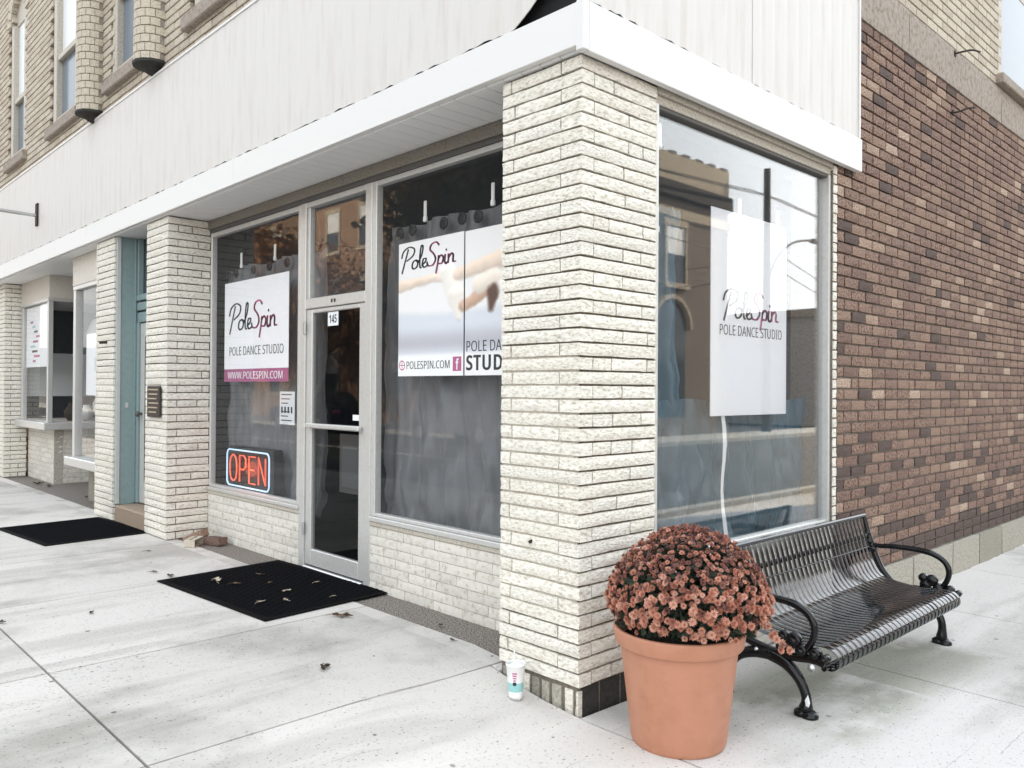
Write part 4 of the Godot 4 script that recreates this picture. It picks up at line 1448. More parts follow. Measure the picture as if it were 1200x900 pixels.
	obj("sheet", block(Vector3(-0.098, 1.308, -2.035), Vector3(-0.094, 2.47, -1.185)), M.paper, turned)
	script_name(turned, 0.64, Vector3(-0.0925, 1.865, -1.30), PI / 2)
	text(turned, "POLE DANCE STUDIO", 0.70, Vector3(-0.093, 1.795, -1.625), M.ink, PI / 2, 0.058)
	# small flyer, address plate, and the dark poster inside the door
	var fl := thing("flyer", "small white flyer with dark lines taped right of the left curtain", "flyer")
	obj("sheet", block(Vector3(-3.585, 1.16, z - 0.002), Vector3(-3.345, 1.42, z)), M.grey_paper, fl)
	for k in 7:
		if k in [3]:
			for i in 4:
				obj("print", block(Vector3(-3.56 + 0.052 * i, 1.25, z + 0.0001), Vector3(-3.535 + 0.052 * i, 1.30, z + 0.001)), M.ink, fl)
		else:
			obj("print", block(Vector3(-3.56, 1.392 - 0.034 * k, z + 0.0001), Vector3(-3.39 - 0.03 * (k % 3), 1.40 - 0.034 * k, z + 0.001)), M.ink, fl)
	var ad := thing("address_plate", "white square number plate on the glass at the top of the door", "number plate")
	obj("plate", block(Vector3(-2.80, 1.90, WZ - 0.011), Vector3(-2.66, 2.0, WZ - 0.008)), M.paper, ad)
	text(ad, "145", 0.10, Vector3(-2.73, 1.95, WZ - 0.0075), M.ink, 0.0, 0.06, "number", true)
	var hs := thing("door_notice", "tiny white notice on the door glass just above the push bar", "notice")
	obj("sheet", block(Vector3(-2.46, 1.225, WZ - 0.011), Vector3(-2.375, 1.265, WZ - 0.008)), M.paper, hs)
	var dpst := thing("door_poster", "dim poster of a bending figure behind the lower door glass", "poster")
	obj("sheet", block(Vector3(-2.72, 0.70, WZ - 0.07), Vector3(-2.38, 1.12, WZ - 0.066)), M.dark_trim, dpst)
	obj("print", block(Vector3(-2.69, 0.74, WZ - 0.0655), Vector3(-2.41, 1.04, WZ - 0.065)), M.cloth, dpst)
	open_sign()


func open_sign() -> void:
	var o := thing("open_sign", "black box neon sign reading OPEN in red inside a pale blue border", "neon sign")
	var x0 := -4.52
	var x1 := -3.68
	var y0 := 0.575
	var y1 := 0.94
	var zf := -0.425
	obj("housing", block(Vector3(x0, y0, zf - 0.10), Vector3(x1, y1, zf), 0.012), M.black_plastic, o)
	var cx := (x0 + x1) / 2
	var cy := (y0 + y1) / 2
	var hw := (x1 - x0) / 2 - 0.03
	var hh := (y1 - y0) / 2 - 0.028
	var r := 0.05
	var loop := []
	for c in [[1, 1, 0.0], [-1, 1, PI / 2], [-1, -1, PI], [1, -1, 1.5 * PI]]:
		for k in 6:
			var a: float = c[2] + PI / 2 * k / 5
			loop.append(Vector3(cx + c[0] * (hw - r) + cos(a) * r, cy + c[1] * (hh - r) + sin(a) * r, zf + 0.012))
	loop.append(loop[0])
	obj("border_tube", tube(loop, 0.0075, 6), M.neon_blue, o)
	var lw := 0.14
	var lh := 0.225
	var letters := {
		"O": [[0.5, 1.0, 0.14, 0.86, 0.02, 0.5, 0.14, 0.13, 0.5, 0.0, 0.86, 0.13, 0.98, 0.5, 0.86, 0.86, 0.5, 1.0]],
		"P": [[0.1, 0.0, 0.1, 1.0, 0.65, 1.0, 0.92, 0.88, 0.92, 0.6, 0.65, 0.47, 0.12, 0.47]],
		"E": [[0.9, 1.0, 0.1, 1.0, 0.1, 0.0, 0.9, 0.0], [0.1, 0.51, 0.78, 0.51]],
		"N": [[0.05, 0.0, 0.05, 1.0, 0.92, 0.02, 0.92, 1.0]],
	}
	var i := 0
	for ch in ["O", "P", "E", "N"]:
		var s := begin()
		for st in letters[ch]:
			var pts := []
			for k in range(0, st.size(), 2):
				pts.append(Vector3(x0 + 0.085 + i * 0.178 + st[k] * lw, cy - lh / 2 + st[k + 1] * lh, zf + 0.013))
			add_tube(s, smooth_path(pts, 6) if ch == "O" else pts, 0.0068, 6)
		obj("letter", done(s), M.neon_red, o)
		i += 1
	var li := OmniLight3D.new()
	li.name = "sign_light"
	li.light_color = Color(1.0, 0.42, 0.28)
	li.light_energy = 0.012
	li.light_size = 0.1
	li.omni_range = 12.0
	li.omni_attenuation = 2.0
	li.shadow_enabled = true
	li.position = Vector3(cx, cy, zf + 0.03)
	o.add_child(li)


# ------------------------------------------------------------------ small things on the sidewalk and walls
func door_mat(at: Vector2, w: float, d: float, turn: float, label: String) -> void:
	var y := gy(at.x, at.y) + 0.003
	var m := thing("door_mat", label, "door mat", Vector3(at.x, y, at.y), turn, "black door mats on the sidewalk")
	var s := begin()
	span(s, Vector3(-w / 2, 0.0, -d / 2), Vector3(w / 2, 0.007, d / 2), 0.003)
	obj("rubber_edge", done(s), M.rubber, m)
	s = begin()
	var n := 44
	var e := 0.045
	for i in n:
		var x0 := -w / 2 + e + (w - 2 * e) * i / n
		var x1 := -w / 2 + e + (w - 2 * e) * (i + 1) / n
		var xm := (x0 + x1) / 2
		for k in 18:
			var z0 := -d / 2 + e + (d - 2 * e) * k / 18
			var z1 := -d / 2 + e + (d - 2 * e) * (k + 1) / 18
			var ha := 0.0085 + 0.003 * float((i + k) % 2)
			quad(s, Vector3(x0, 0.0075, z0), Vector3(xm, ha, z0), Vector3(xm, ha, z1), Vector3(x0, 0.0075, z1), Vector3.UP)
			quad(s, Vector3(xm, ha, z0), Vector3(x1, 0.0075, z0), Vector3(x1, 0.0075, z1), Vector3(xm, ha, z1), Vector3.UP)
	obj("ribbed_pile", done(s), M.mat_pile, m)


func leaf(at: Vector3, size: float, turn: float, m: Material, label: String, lobes := 3) -> void:
	var t := thing("fallen_leaf", label, "leaf", at, turn, "fallen leaves and scraps on the ground")
	var s := begin()
	s.set_smooth_group(1)
	var n := 18
	var ring := []
	for i in n:
		var a := TAU * i / n
		var r := size * 0.6 * (0.5 + 0.22 * cos(a * lobes) * rng.randf_range(0.6, 1.3)) * (1.0 if cos(a) < 0.7 else 1.25)
		ring.append(Vector3(cos(a) * r, 0.006 + size * 0.13 * absf(sin(a * 2.0 + 0.6)) * rng.randf_range(0.3, 1.2), sin(a) * r * 0.62))
	for i in n:
		tri(s, Vector3(0, 0.006, 0), ring[i], ring[(i + 1) % n], Vector3.UP)
	obj("blade", done(s), m, t)
	obj("stalk", tube([Vector3(0, 0.005, 0), Vector3(-size * 0.4, 0.008, 0.006), Vector3(-size * 0.6, 0.004, 0.02)], 0.0014, 5), m, t)


func street_objects() -> void:
	door_mat(Vector2(-2.665, 0.085), 1.40, 0.95, 0.07, "large black ribbed door mat strewn with leaves before the glass door")
	door_mat(Vector2(-5.86, 0.43), 1.24, 0.93, 0.09, "plain black door mat in front of the blue-grey side entrance")
	# three loose bricks by the door pillar
	for k in 3:
		var q: Array = [[Vector3(-4.60, 0.155, -0.185), Vector3(0.0, 0.55, 0.42), "cored brick leaning on the other two beside the door pillar"], [Vector3(-4.44, 0.142, -0.10), Vector3(0.0, -0.75, 0.0), "tan brick lying flat in front of the leaning brick"], [Vector3(-4.36, 0.142, -0.255), Vector3(0.0, 0.25, 0.05), "brown brick against the painted wall behind the other two"]][k]
		var t := thing("loose_brick", q[2], "brick", q[0], 0.0, "loose bricks beside the door pillar")
		t.rotation = q[1]
		obj("brick_body", stone_mesh(0.20, 0.062, 0.095, 0.003, 0.004), [M.brick9, M.upper_brick2, M.brick5][k], t, Vector3(0, 0, 0.047))
		for i in 3:
			var hl := begin()
			add_lathe(hl, [Vector2(0.0, 0.0), Vector2(0.014, 0.0)], 10)
			obj("core_hole", done(hl), M.void, t, Vector3(-0.055 + 0.055 * i, 0.0318, 0.0))
	# leaves: on the mat, the slabs and the strip
	leaf(Vector3(-1.74, gy(-1.7, 0.13) + 0.002, 0.13), 0.16, 0.5, M.leaf_tan, "big tan curled leaf on the slab beside the ribbed mat", 5)
	var ml := [[-3.02, 0.32, 0.15, "pale curled leaf at the left corner of the ribbed mat"], [-2.85, 0.26, 0.08, "small pale leaf beside the curled one on the ribbed mat"], [-2.44, 0.10, 0.07, "light scrap of leaf in the middle of the ribbed mat"], [-2.24, 0.22, 0.06, "leaf fragment towards the street edge of the ribbed mat"], [-2.52, -0.16, 0.05, "leaf bit near the door edge of the ribbed mat"], [-2.72, 0.08, 0.05, "tiny leaf crumb left of the ribbed mat's middle"], [-2.30, 0.36, 0.07, "narrow pale leaf near the lower edge of the ribbed mat"], [-2.12, -0.05, 0.04, "leaf crumb at the right end of the ribbed mat"], [-3.0, 0.02, 0.05, "leaf crumb by the wall side of the ribbed mat"]]
	for q in ml:
		leaf(Vector3(q[0], gy(q[0], q[1]) + 0.014, q[1]), q[2], rng.randf() * TAU, [M.leaf_pale, M.leaf_tan][rng.randi() % 2], q[3])
	var dl := [[-4.42, 0.28, 0.06, "dark crumpled leaf on the slab before the loose bricks"], [-3.62, 0.52, 0.08, "dark leaf on the slab left of the ribbed mat"], [-3.42, 0.48, 0.10, "brown twiggy leaf beside the ribbed mat's left edge"], [-2.78, 1.18, 0.06, "dark wilted leaf near the wide slab joint"], [-2.92, 1.62, 0.09, "brown leaf lying across the long joint"], [-1.03, 0.66, 0.10, "dark crumpled leaf near the joint by the corner pillar"], [-1.2, -0.18, 0.06, "black leaf on the dark strip below the right window"], [-0.95, -0.06, 0.05, "small dark leaf where the strip meets the slab"], [-8.2, -0.35, 0.12, "dry leaf on the neighbour's entry floor"], [-10.1, -0.28, 0.2, "heap of brown leaves at the foot of the bay wall"], [-9.7, -0.3, 0.16, "brown leaf beside the heap at the bay wall"]]
	for q in dl:
		leaf(Vector3(q[0], gy(q[0], q[1]) + 0.002, q[1]), q[2], rng.randf() * TAU, M.leaf_dark if rng.randf() < 0.7 else M.rust, q[3], 3 + rng.randi() % 3)
	# paper cup
	var cy := gy(-0.27, 0.125)
	var cup := thing("paper_cup", "white drink cup with a turquoise lower band and straw beside the corner pillar", "cup", Vector3(-0.285, cy + 0.002, 0.11))
	var s := begin()
	add_lathe(s, [Vector2(0.0, 0.004), Vector2(0.030, 0.004), Vector2(0.031, 0.0), Vector2(0.0315, 0.02)], 28)
	add_lathe(s, [Vector2(0.0372, 0.082), Vector2(0.0445, 0.155), Vector2(0.0465, 0.157), Vector2(0.047, 0.162), Vector2(0.045, 0.165), Vector2(0.043, 0.160), Vector2(0.036, 0.08)], 28)
	obj("cup_wall", done(s), M.white_plastic, cup)
	s = begin()
	add_lathe(s, [Vector2(0.0315, 0.0201), Vector2(0.033, 0.04)], 28)
	obj("cup_wall", done(s), M.paper, cup)
	s = begin()
	add_lathe(s, [Vector2(0.033, 0.0401), Vector2(0.0372, 0.0819)], 28)
	obj("colour_band", done(s), M.turquoise, cup)
	obj("lid_disc", block(Vector3(-0.03, 0.15, -0.03), Vector3(0.03, 0.154, 0.03), 0.001), M.white_plastic, cup)
	obj("straw", tube([Vector3(0.0, 0.02, 0.0), Vector3(-0.004, 0.225, 0.006)], 0.0035, 8), M.white_plastic, cup)
	var face := Vector3(0.62, 0, 0.78)
	for k in 4:
		obj("print", boxmesh(Vector3(0.022 - 0.003 * k, 0.006, 0.002), 0.001), M.rose_ink, cup, Vector3(0, 0.128 - 0.011 * k, 0) + face * (0.0422 - 0.0011 * k), Vector3(0, atan2(face.x, face.z), 0))
	s = begin()
	add_lathe(s, [Vector2(0.0, 0.0), Vector2(0.009, 0.0)], 16)
	obj("print", done(s), M.ink, cup, Vector3(0, 0.080, 0) + face * 0.0379, Vector3(PI / 2, atan2(face.x, face.z), 0))
	# plaque on the door pillar
	var pq := thing("wall_plaque", "small bronze plaque with raised lines on the front of the door pillar", "plaque")
	obj("plate", block(Vector3(-5.20, 1.18, 0.006), Vector3(-4.90, 1.46, 0.024), 0.006), M.bronze, pq)
	for k in 6:
		obj("raised_line", block(Vector3(-5.17 + 0.02 * (k % 2), 1.42 - 0.04 * k, 0.0235), Vector3(-4.93 - 0.02 * (k % 3), 1.432 - 0.04 * k, 0.027)), M.bronze_text, pq)
	# the bracket sticking out of the parapet, and the hooks on the side wall
	var br := thing("sign_bracket", "long rusty steel rod bracket sticking out of the parapet", "bracket")
	obj("wall_plate", block(Vector3(-9.02, 3.44, 0.031), Vector3(-8.93, 3.72, 0.05), 0.004), M.rust, br)
	obj("rod", tube([Vector3(-8.98, 3.57, 0.045), Vector3(-8.98, 3.60, 1.4)], 0.022, 10), M.steel, br)
	for q in [[Vector3(0.012, 4.31, -4.72), "rusty bent hook on the pale band of the side wall", 0.16], [Vector3(0.012, 3.80, -4.68), "thin rusty hook on the bricks below the band", 0.10]]:
		var hk := thing("wall_hook", q[1], "hook", q[0], 0.0, "rusty hooks on the side wall")
		obj("shank", tube(smooth_path([Vector3(-0.02, 0, 0), Vector3(0.05, 0.0, 0), Vector3(0.10, 0.03, -q[2] * 0.6), Vector3(0.12, 0.05, -q[2] * 1.5)], 4), 0.008, 6), M.rust, hk)
		obj("plate", boxmesh(Vector3(0.012, 0.05, 0.03), 0.003), M.rust, hk)
	for k in 2:
		var nl := thing("wall_nail", ["dark iron nail in the front of the narrow pillar", "short iron stub in the corner pillar's front at knee height"][k], "nail", [Vector3(-6.40, 1.90, 0.0), Vector3(-0.30, 0.745, 0.0)][k])
		obj("shank", tube([Vector3(0, 0, -0.02), Vector3(0.0, -0.01, [0.07, 0.012][k])], [0.012, 0.008][k], 7), M.rust, nl)


# ------------------------------------------------------------------ the pot of chrysanthemums
func flower_pot() -> void:
	var c := Vector3(0.425, 0.0, -0.147)
	c.y = gy(c.x, c.z) - 0.002
	var p := thing("flower_pot", "large terracotta coloured pot with a rolled rim at the building corner", "flower pot", c)
	var s := begin()
	add_lathe(s, [Vector2(0.0, 0.01), Vector2(0.178, 0.01), Vector2(0.186, 0.0), Vector2(0.191, 0.006), Vector2(0.196, 0.02), Vector2(0.241, 0.400), Vector2(0.243, 0.407)], 64)
	obj("body", done(s), M.clay, p)
	s = begin()
	add_lathe(s, [Vector2(0.243, 0.4071), Vector2(0.260, 0.409), Vector2(0.264, 0.415), Vector2(0.271, 0.465), Vector2(0.272, 0.472), Vector2(0.268, 0.477), Vector2(0.257, 0.477), Vector2(0.250, 0.470), Vector2(0.235, 0.38), Vector2(0.0, 0.375)], 64)
	obj("rim", done(s), M.clay, p)
	s = begin()
	add_lathe(s, [Vector2(0.0, 0.43), Vector2(0.15, 0.425), Vector2(0.243, 0.415)], 40)
	obj("soil", done(s), M.soil, p)
	# the plant
	var m := thing("chrysanthemum_plant", "rounded mound of salmon and rust chrysanthemums growing in the terracotta pot", "flowers", c + Vector3(0.026, 0.385, -0.028))
	var base := Vector3(0, 0.085, 0)
	var R := Vector3(0.342, 0.405, 0.342)
	var dome := func(dir: Vector3, k: float) -> Vector3:
		var shrink := 0.80 + 0.20 * smoothstep(-0.05, 0.34, dir.y)
		return base + dir * R * Vector3(shrink, 1.0, shrink) * k
	# stems
	for i in 26:
		var a := i * 2.399
		var el := rng.randf_range(0.2, 1.4)
		var d := Vector3(cos(a) * cos(el), sin(el), sin(a) * cos(el))
		obj("stem", tube([Vector3(d.x * 0.05, 0.0, d.z * 0.05), (base + d * R * 0.45) + Vector3(0, 0.03, 0), dome.call(d, 0.93)], 0.004, 5), M.stem, m)
	# leaves: lobed blades scattered through the mound
	var lm := begin()
	var lv := [Vector3(0, 0, 0), Vector3(0.35, 0.08, 0.22), Vector3(0.42, 0.02, 0.5), Vector3(0.2, 0.1, 0.6), Vector3(0.24, 0.0, 0.85), Vector3(0, -0.05, 1.05), Vector3(-0.24, 0.0, 0.85), Vector3(-0.2, 0.1, 0.6), Vector3(-0.42, 0.02, 0.5), Vector3(-0.35, 0.08, 0.22)]
	for i in range(1, 9):
		tri(lm, lv[0], lv[i], lv[i + 1], Vector3.UP)
	var leafm := done(lm).commit()
	var mm := MultiMesh.new()
	mm.transform_format = MultiMesh.TRANSFORM_3D
	mm.mesh = leafm
	var nl := 2600
	mm.instance_count = nl
	for i in nl:
		var dir := Vector3(rng.randfn(), rng.randfn(), rng.randfn()).normalized()
		if dir.y < 0.08:
			dir.y = rng.randf_range(0.08, 0.5)
			dir = dir.normalized()
		var k := rng.randf_range(0.62, 0.945)
		var at: Vector3 = dome.call(dir, k)
		var z := (dir + Vector3(rng.randfn(), rng.randfn(), rng.randfn()) * 0.7).normalized()
		var x := z.cross(Vector3(rng.randfn(), rng.randfn(), rng.randfn())).normalized()
		var sz := rng.randf_range(0.028, 0.048)
		mm.set_instance_transform(i, Transform3D(Basis(x, z.cross(x), z).scaled(Vector3(sz, sz, sz)), at))
	var li := MultiMeshInstance3D.new()
	li.name = "foliage"
	li.multimesh = mm
	li.material_override = M.mum_leaf
	li.set_meta("kind", "stuff")
	m.add_child(li)
	# flower heads: layered petals round a button
	var heads := []
	for v in 3:
		var f := begin()
		for ringi in 4:
			var n: int = [13, 11, 8, 5][ringi]
			var tilt: float = [0.10, 0.55, 0.98, 1.3][ringi] + 0.12 * v
			var ln: float = [0.019, 0.0175, 0.014, 0.010][ringi] * (1.0 - 0.07 * v)
			var w: float = [0.0050, 0.0050, 0.0046, 0.004][ringi]
			for k in n:
				var a := TAU * (k + 0.5 * (ringi % 2) + rng.randf_range(-0.2, 0.2)) / n
				var dir := Vector3(cos(a) * cos(tilt), sin(tilt), sin(a) * cos(tilt))
				var sidev := Vector3(-sin(a), 0, cos(a))
				var up := sidev.cross(dir)
				if up.y < 0:
					up = -up
				var b0 := Vector3(0, 0.002 + 0.0022 * ringi, 0) + Vector3(cos(a), 0, sin(a)) * 0.002
				var l2 := ln * rng.randf_range(0.85, 1.1)
				var mid := b0 + dir * l2 * 0.6 + up * 0.0008
				var tip: Vector3 = b0 + dir * l2 + up * [0.003, 0.002, 0.001, 0.0][ringi]
				quad(f, b0 - sidev * w * 0.3, b0 + sidev * w * 0.3, mid + sidev * w * 0.6, mid - sidev * w * 0.6, up)
				tri(f, mid - sidev * w * 0.6, mid + sidev * w * 0.6, tip, up)
		heads.append(done(f).commit())
	var nz := FastNoiseLite.new()
	nz.seed = 6
	nz.frequency = 5.0
	var flowers := []
	var N := 2700
	for i in N:
		var y := 1.0 - (i + 0.5) / N * 1.02
		var rr := sqrt(maxf(0.0, 1.0 - y * y))
		var a := i * 2.39996 + rng.randf_range(-0.25, 0.25)
		var dir := Vector3(cos(a) * rr, y + rng.randf_range(-0.03, 0.03), sin(a) * rr).normalized()
		var gap := nz.get_noise_3dv(dir)
		if gap < -0.2 and dir.y < 0.6:
			continue
		if dir.y < 0.2 and rng.randf() < 0.35 + 4.0 * (0.2 - dir.y):
			continue
		var at: Vector3 = dome.call(dir, rng.randf_range(0.955, 1.035))
		var sz := rng.randf_range(0.66, 0.96) * lerpf(1.08, 0.72, smoothstep(0.25, 0.8, dir.y))
		flowers.append([at, dir, sz])
	# the spray that spills over the rim on the street side
	for k in 12:
		var at := Vector3(0.21 + 0.0105 * k, 0.13 - 0.0105 * k, -0.19 - 0.002 * k) + Vector3(rng.randf_range(-0.02, 0.02), rng.randf_range(-0.01, 0.025), rng.randf_range(-0.02, 0.02))
		flowers.append([at, Vector3(0.8, 0.35, 0.2).normalized(), 1.0])
	flowers.sort_custom(func(p, q): return EYE.distance_squared_to(m.position + p[0] + p[1] * 0.25) < EYE.distance_squared_to(m.position + q[0] + q[1] * 0.25))
	var rest := {}
	for i in flowers.size():
		var at: Vector3 = flowers[i][0]
		var d: Vector3 = (flowers[i][1] + Vector3(rng.randfn(), rng.randfn(), rng.randfn()) * 0.16).normalized()
		var x := d.cross(Vector3(rng.randfn(), rng.randfn(), rng.randfn())).normalized()
		var sz: float = flowers[i][2]
		var old := smoothstep(0.25, 0.8, flowers[i][1].y) * 0.58
		var tone := (3 + rng.randi() % 3) if rng.randf() < old + 0.10 else rng.randi() % 3
		var hd := rng.randi() % 3
		var tf := Transform3D(Basis(x, d, x.cross(d)).scaled(Vector3(sz, sz, sz)), at)
		if i < 300:
			var fo := obj("flower", heads[hd], M["petal%d" % tone], m)
			fo.transform = tf
		else:
			var key := tone * 3 + hd
			if not rest.has(key):
				rest[key] = []
			rest[key].append(tf)
	var whole := ArrayMesh.new()
	for tone in 6:
		var st := begin()
		var any := false
		for hd in 3:
			for tf in rest.get(tone * 3 + hd, []):
				st.append_from(heads[hd], 0, tf)
				any = true
		if any:
			st.set_material(M["petal%d" % tone])
			st.commit(whole)
	obj("flowers", whole, null, m).set_meta("kind", "stuff")


# ------------------------------------------------------------------ the bench
func bench() -> void:
	var b := thing("park_bench", "glossy black metal bench with ribbed slats and cast scroll arms below the side window", "bench")
	var z0 := -0.86
	var z1 := -2.46
	var prof := smooth_path([Vector2(0.195, 0.655), Vector2(0.218, 0.58), Vector2(0.248, 0.47), Vector2(0.285, 0.375), Vector2(0.335, 0.312), Vector2(0.42, 0.288), Vector2(0.55, 0.278), Vector2(0.66, 0.288), Vector2(0.725, 0.288), Vector2(0.768, 0.262), Vector2(0.775, 0.222), Vector2(0.750, 0.195), Vector2(0.715, 0.192)], 4)
	var n := 31
	var pitch := (z0 - z1) / n
	var s := begin()
	var w := pitch * 0.30
	var th := 0.0035
	var rows := []
	for i in prof.size():
		var d: Vector2 = (prof[mini(i + 1, prof.size() - 1)] - prof[maxi(i - 1, 0)]).normalized()
		var nn := Vector2(-d.y, d.x)
		if nn.dot(Vector2(0.6, 0.8)) < 0 and i < prof.size() * 0.7:
			nn = -nn
		var o: Vector2 = prof[i] + nn * th
		var u: Vector2 = prof[i] - nn * th
		rows.append([Vector3(o.x, o.y, w * 0.86), Vector3(o.x, o.y, -w * 0.86), Vector3(prof[i].x, prof[i].y, -w), Vector3(u.x, u.y, -w * 0.8), Vector3(u.x, u.y, w * 0.8), Vector3(prof[i].x, prof[i].y, w)])
	for k in 6:
		var k2 := (k + 1) % 6
		s.set_smooth_group(k + 1)
		for i in rows.size() - 1:
			var mid := Vector3(prof[i].x, prof[i].y, 0)
			quad(s, rows[i][k], rows[i][k2], rows[i + 1][k2], rows[i + 1][k], (rows[i][k] + rows[i][k2]) / 2 - mid)
	var slat := done(s).commit()
	for i in n:
		obj("slat", slat, M.black_slat, b, Vector3(0, 0, z0 - pitch * (i + 0.5)))
	obj("top_rail", block(Vector3(0.172, 0.648, z1 - 0.06), Vector3(0.204, 0.672, z0 + 0.06), 0.006), M.black_slat, b)
	obj("front_rail", tube([Vector3(0.735, 0.215, z0 + 0.05), Vector3(0.735, 0.215, z1 - 0.05)], 0.013, 10), M.black_iron, b)
	obj("seat_rail", block(Vector3(0.50, 0.255, z1 - 0.05), Vector3(0.54, 0.273, z0 + 0.05), 0.004), M.black_iron, b)
	obj("back_rail", block(Vector3(0.215, 0.52, z1 - 0.05), Vector3(0.227, 0.55, z0 + 0.05), 0.004), M.black_iron, b)
	obj("spacer_rod", tube([Vector3(0.247, 0.475, z0), Vector3(0.247, 0.475, z1)], 0.0042, 6), M.black_iron, b)
	for e in 2:
		var z: float = [z0 + 0.055, z1 - 0.055][e]
		var out: float = [1.0, -1.0][e]
		var V := func(a: Array) -> Array:
			var o := []
			for q in a:
				o.append(Vector3(q[0], q[1], z))
			return o
		var gf := gy(0.66, z)
		var gb := gy(0.25, z)
		# back post, seat bar
		obj("back_post", tube(smooth_path(V.call([[0.188, 0.665], [0.215, 0.56], [0.25, 0.45], [0.30, 0.34], [0.36, 0.27]]), 4), [0.014, 0.014, 0.015, 0.016, 0.017, 0.018, 0.019, 0.02, 0.02, 0.021, 0.021, 0.021, 0.021, 0.021, 0.021, 0.021, 0.021], 10), M.black_iron, b)
		obj("seat_bar", tube(smooth_path(V.call([[0.34, 0.27], [0.45, 0.245], [0.58, 0.235], [0.69, 0.245], [0.745, 0.235]]), 4), 0.019, 10), M.black_iron, b)
		# arm with its down-curved front
		var ap := smooth_path(V.call([[0.215, 0.49], [0.28, 0.478], [0.38, 0.486], [0.50, 0.487], [0.60, 0.476], [0.672, 0.436], [0.695, 0.375], [0.675, 0.31], [0.635, 0.262]]), 5)
		var ar := []
		for i in ap.size():
			var u := float(i) / ap.size()
			ar.append(0.012 + 0.006 * sin(u * PI) + 0.003 * smoothstep(0.75, 1.0, u))
		obj("armrest", tube(ap, ar, 12), M.black_iron, b)
		# cast scrolls: at the arm's root, its foot and the seat joint
		for q in [[0.225, 0.50, 0.026], [0.215, 0.55, 0.02], [0.25, 0.455, 0.024], [0.60, 0.315, 0.036], [0.565, 0.285, 0.034], [0.635, 0.275, 0.03], [0.55, 0.325, 0.026], [0.70, 0.275, 0.028], [0.745, 0.262, 0.02]]:
			var ro := begin()
			add_lathe(ro, [Vector2(0.0, 0.034), Vector2(q[2] * 0.3, 0.033), Vector2(q[2] * 0.42, 0.022), Vector2(q[2] * 0.62, 0.025), Vector2(q[2] * 0.9, 0.018), Vector2(q[2], 0.0), Vector2(q[2] * 0.9, -0.018), Vector2(q[2] * 0.4, -0.026), Vector2(0.0, -0.028)], 14)
			obj("scroll", done(ro), M.black_iron, b, Vector3(q[0], q[1], z), Vector3(PI / 2 * out, 0, 0))
		# legs
		var fr := smooth_path([Vector3(0.47, 0.225, z), Vector3(0.555, 0.20, z), Vector3(0.62, 0.145, z), Vector3(0.655, 0.075, z), Vector3(0.655, gf + 0.04, z), Vector3(0.645, gf + 0.02, z)], 5)
		var rr := []
		for i in fr.size():
			var u := float(i) / fr.size()
			rr.append(0.031 - 0.009 * smoothstep(0.0, 0.55, u) + 0.010 * exp(-pow((u - 0.78) / 0.09, 2)))
		var leg := begin()
		add_tube(leg, fr, rr, 12)
		add_lathe(leg, [Vector2(0.0, 0.028), Vector2(0.02, 0.028), Vector2(0.034, 0.018), Vector2(0.04, 0.006), Vector2(0.04, -0.004), Vector2(0.0, -0.004)], 16, Vector3(0.672, gf + 0.004, z))
		add_lathe(leg, [Vector2(0.0, 0.03), Vector2(0.02, 0.028), Vector2(0.034, 0.018), Vector2(0.036, -0.004), Vector2(0.0, -0.004)], 16, Vector3(0.635, gf + 0.004, z))
		obj("leg", done(leg), M.black_iron, b)
		var bl := begin()
		add_tube(bl, smooth_path([Vector3(0.50, 0.225, z), Vector3(0.40, 0.215, z), Vector3(0.31, 0.175, z), Vector3(0.262, 0.10, z), Vector3(0.25, gb + 0.04, z), Vector3(0.25, gb + 0.02, z)], 5), rr, 12)
		add_lathe(bl, [Vector2(0.0, 0.028), Vector2(0.02, 0.028), Vector2(0.036, 0.016), Vector2(0.04, -0.004), Vector2(0.0, -0.004)], 16, Vector3(0.245, gb + 0.004, z))
		obj("leg", done(bl), M.black_iron, b)
		# bolts, and the patch where the paint has come off the near front leg
		for q in [[0.69, 0.215, 0.017], [0.42, 0.235, 0.010]]:
			var bo := begin()
			add_lathe(bo, [Vector2(0.0, 0.012), Vector2(q[2] * 0.6, 0.011), Vector2(q[2] * 0.65, 0.004), Vector2(q[2], 0.003), Vector2(q[2], 0.0)], 12)
			obj("bolt", done(bo), M.steel, b, Vector3(q[0], q[1], z + 0.022 * out), Vector3(PI / 2 * out, 0, 0))
		if e == 0:
			var ch := begin()
			var at := Vector3(0.672, gf + 0.075, z + 0.021)
			var nrm := Vector3(0.45, 0.1, 0.9).normalized()
			var sx := Vector3.UP.cross(nrm).normalized()
			var poly := [[-0.4, -1.0], [0.5, -0.9], [0.9, -0.2], [0.6, 0.5], [0.15, 1.2], [-0.3, 0.7], [-0.85, 0.2]]
			for i in poly.size():
				var p: Array = poly[i]
				var q: Array = poly[(i + 1) % poly.size()]
				tri(ch, at + nrm * 0.004, at + sx * p[0] * 0.013 + Vector3.UP * p[1] * 0.026, at + sx * q[0] * 0.013 + Vector3.UP * q[1] * 0.026, nrm)
			obj("bare_patch", done(ch), M.chip, b)


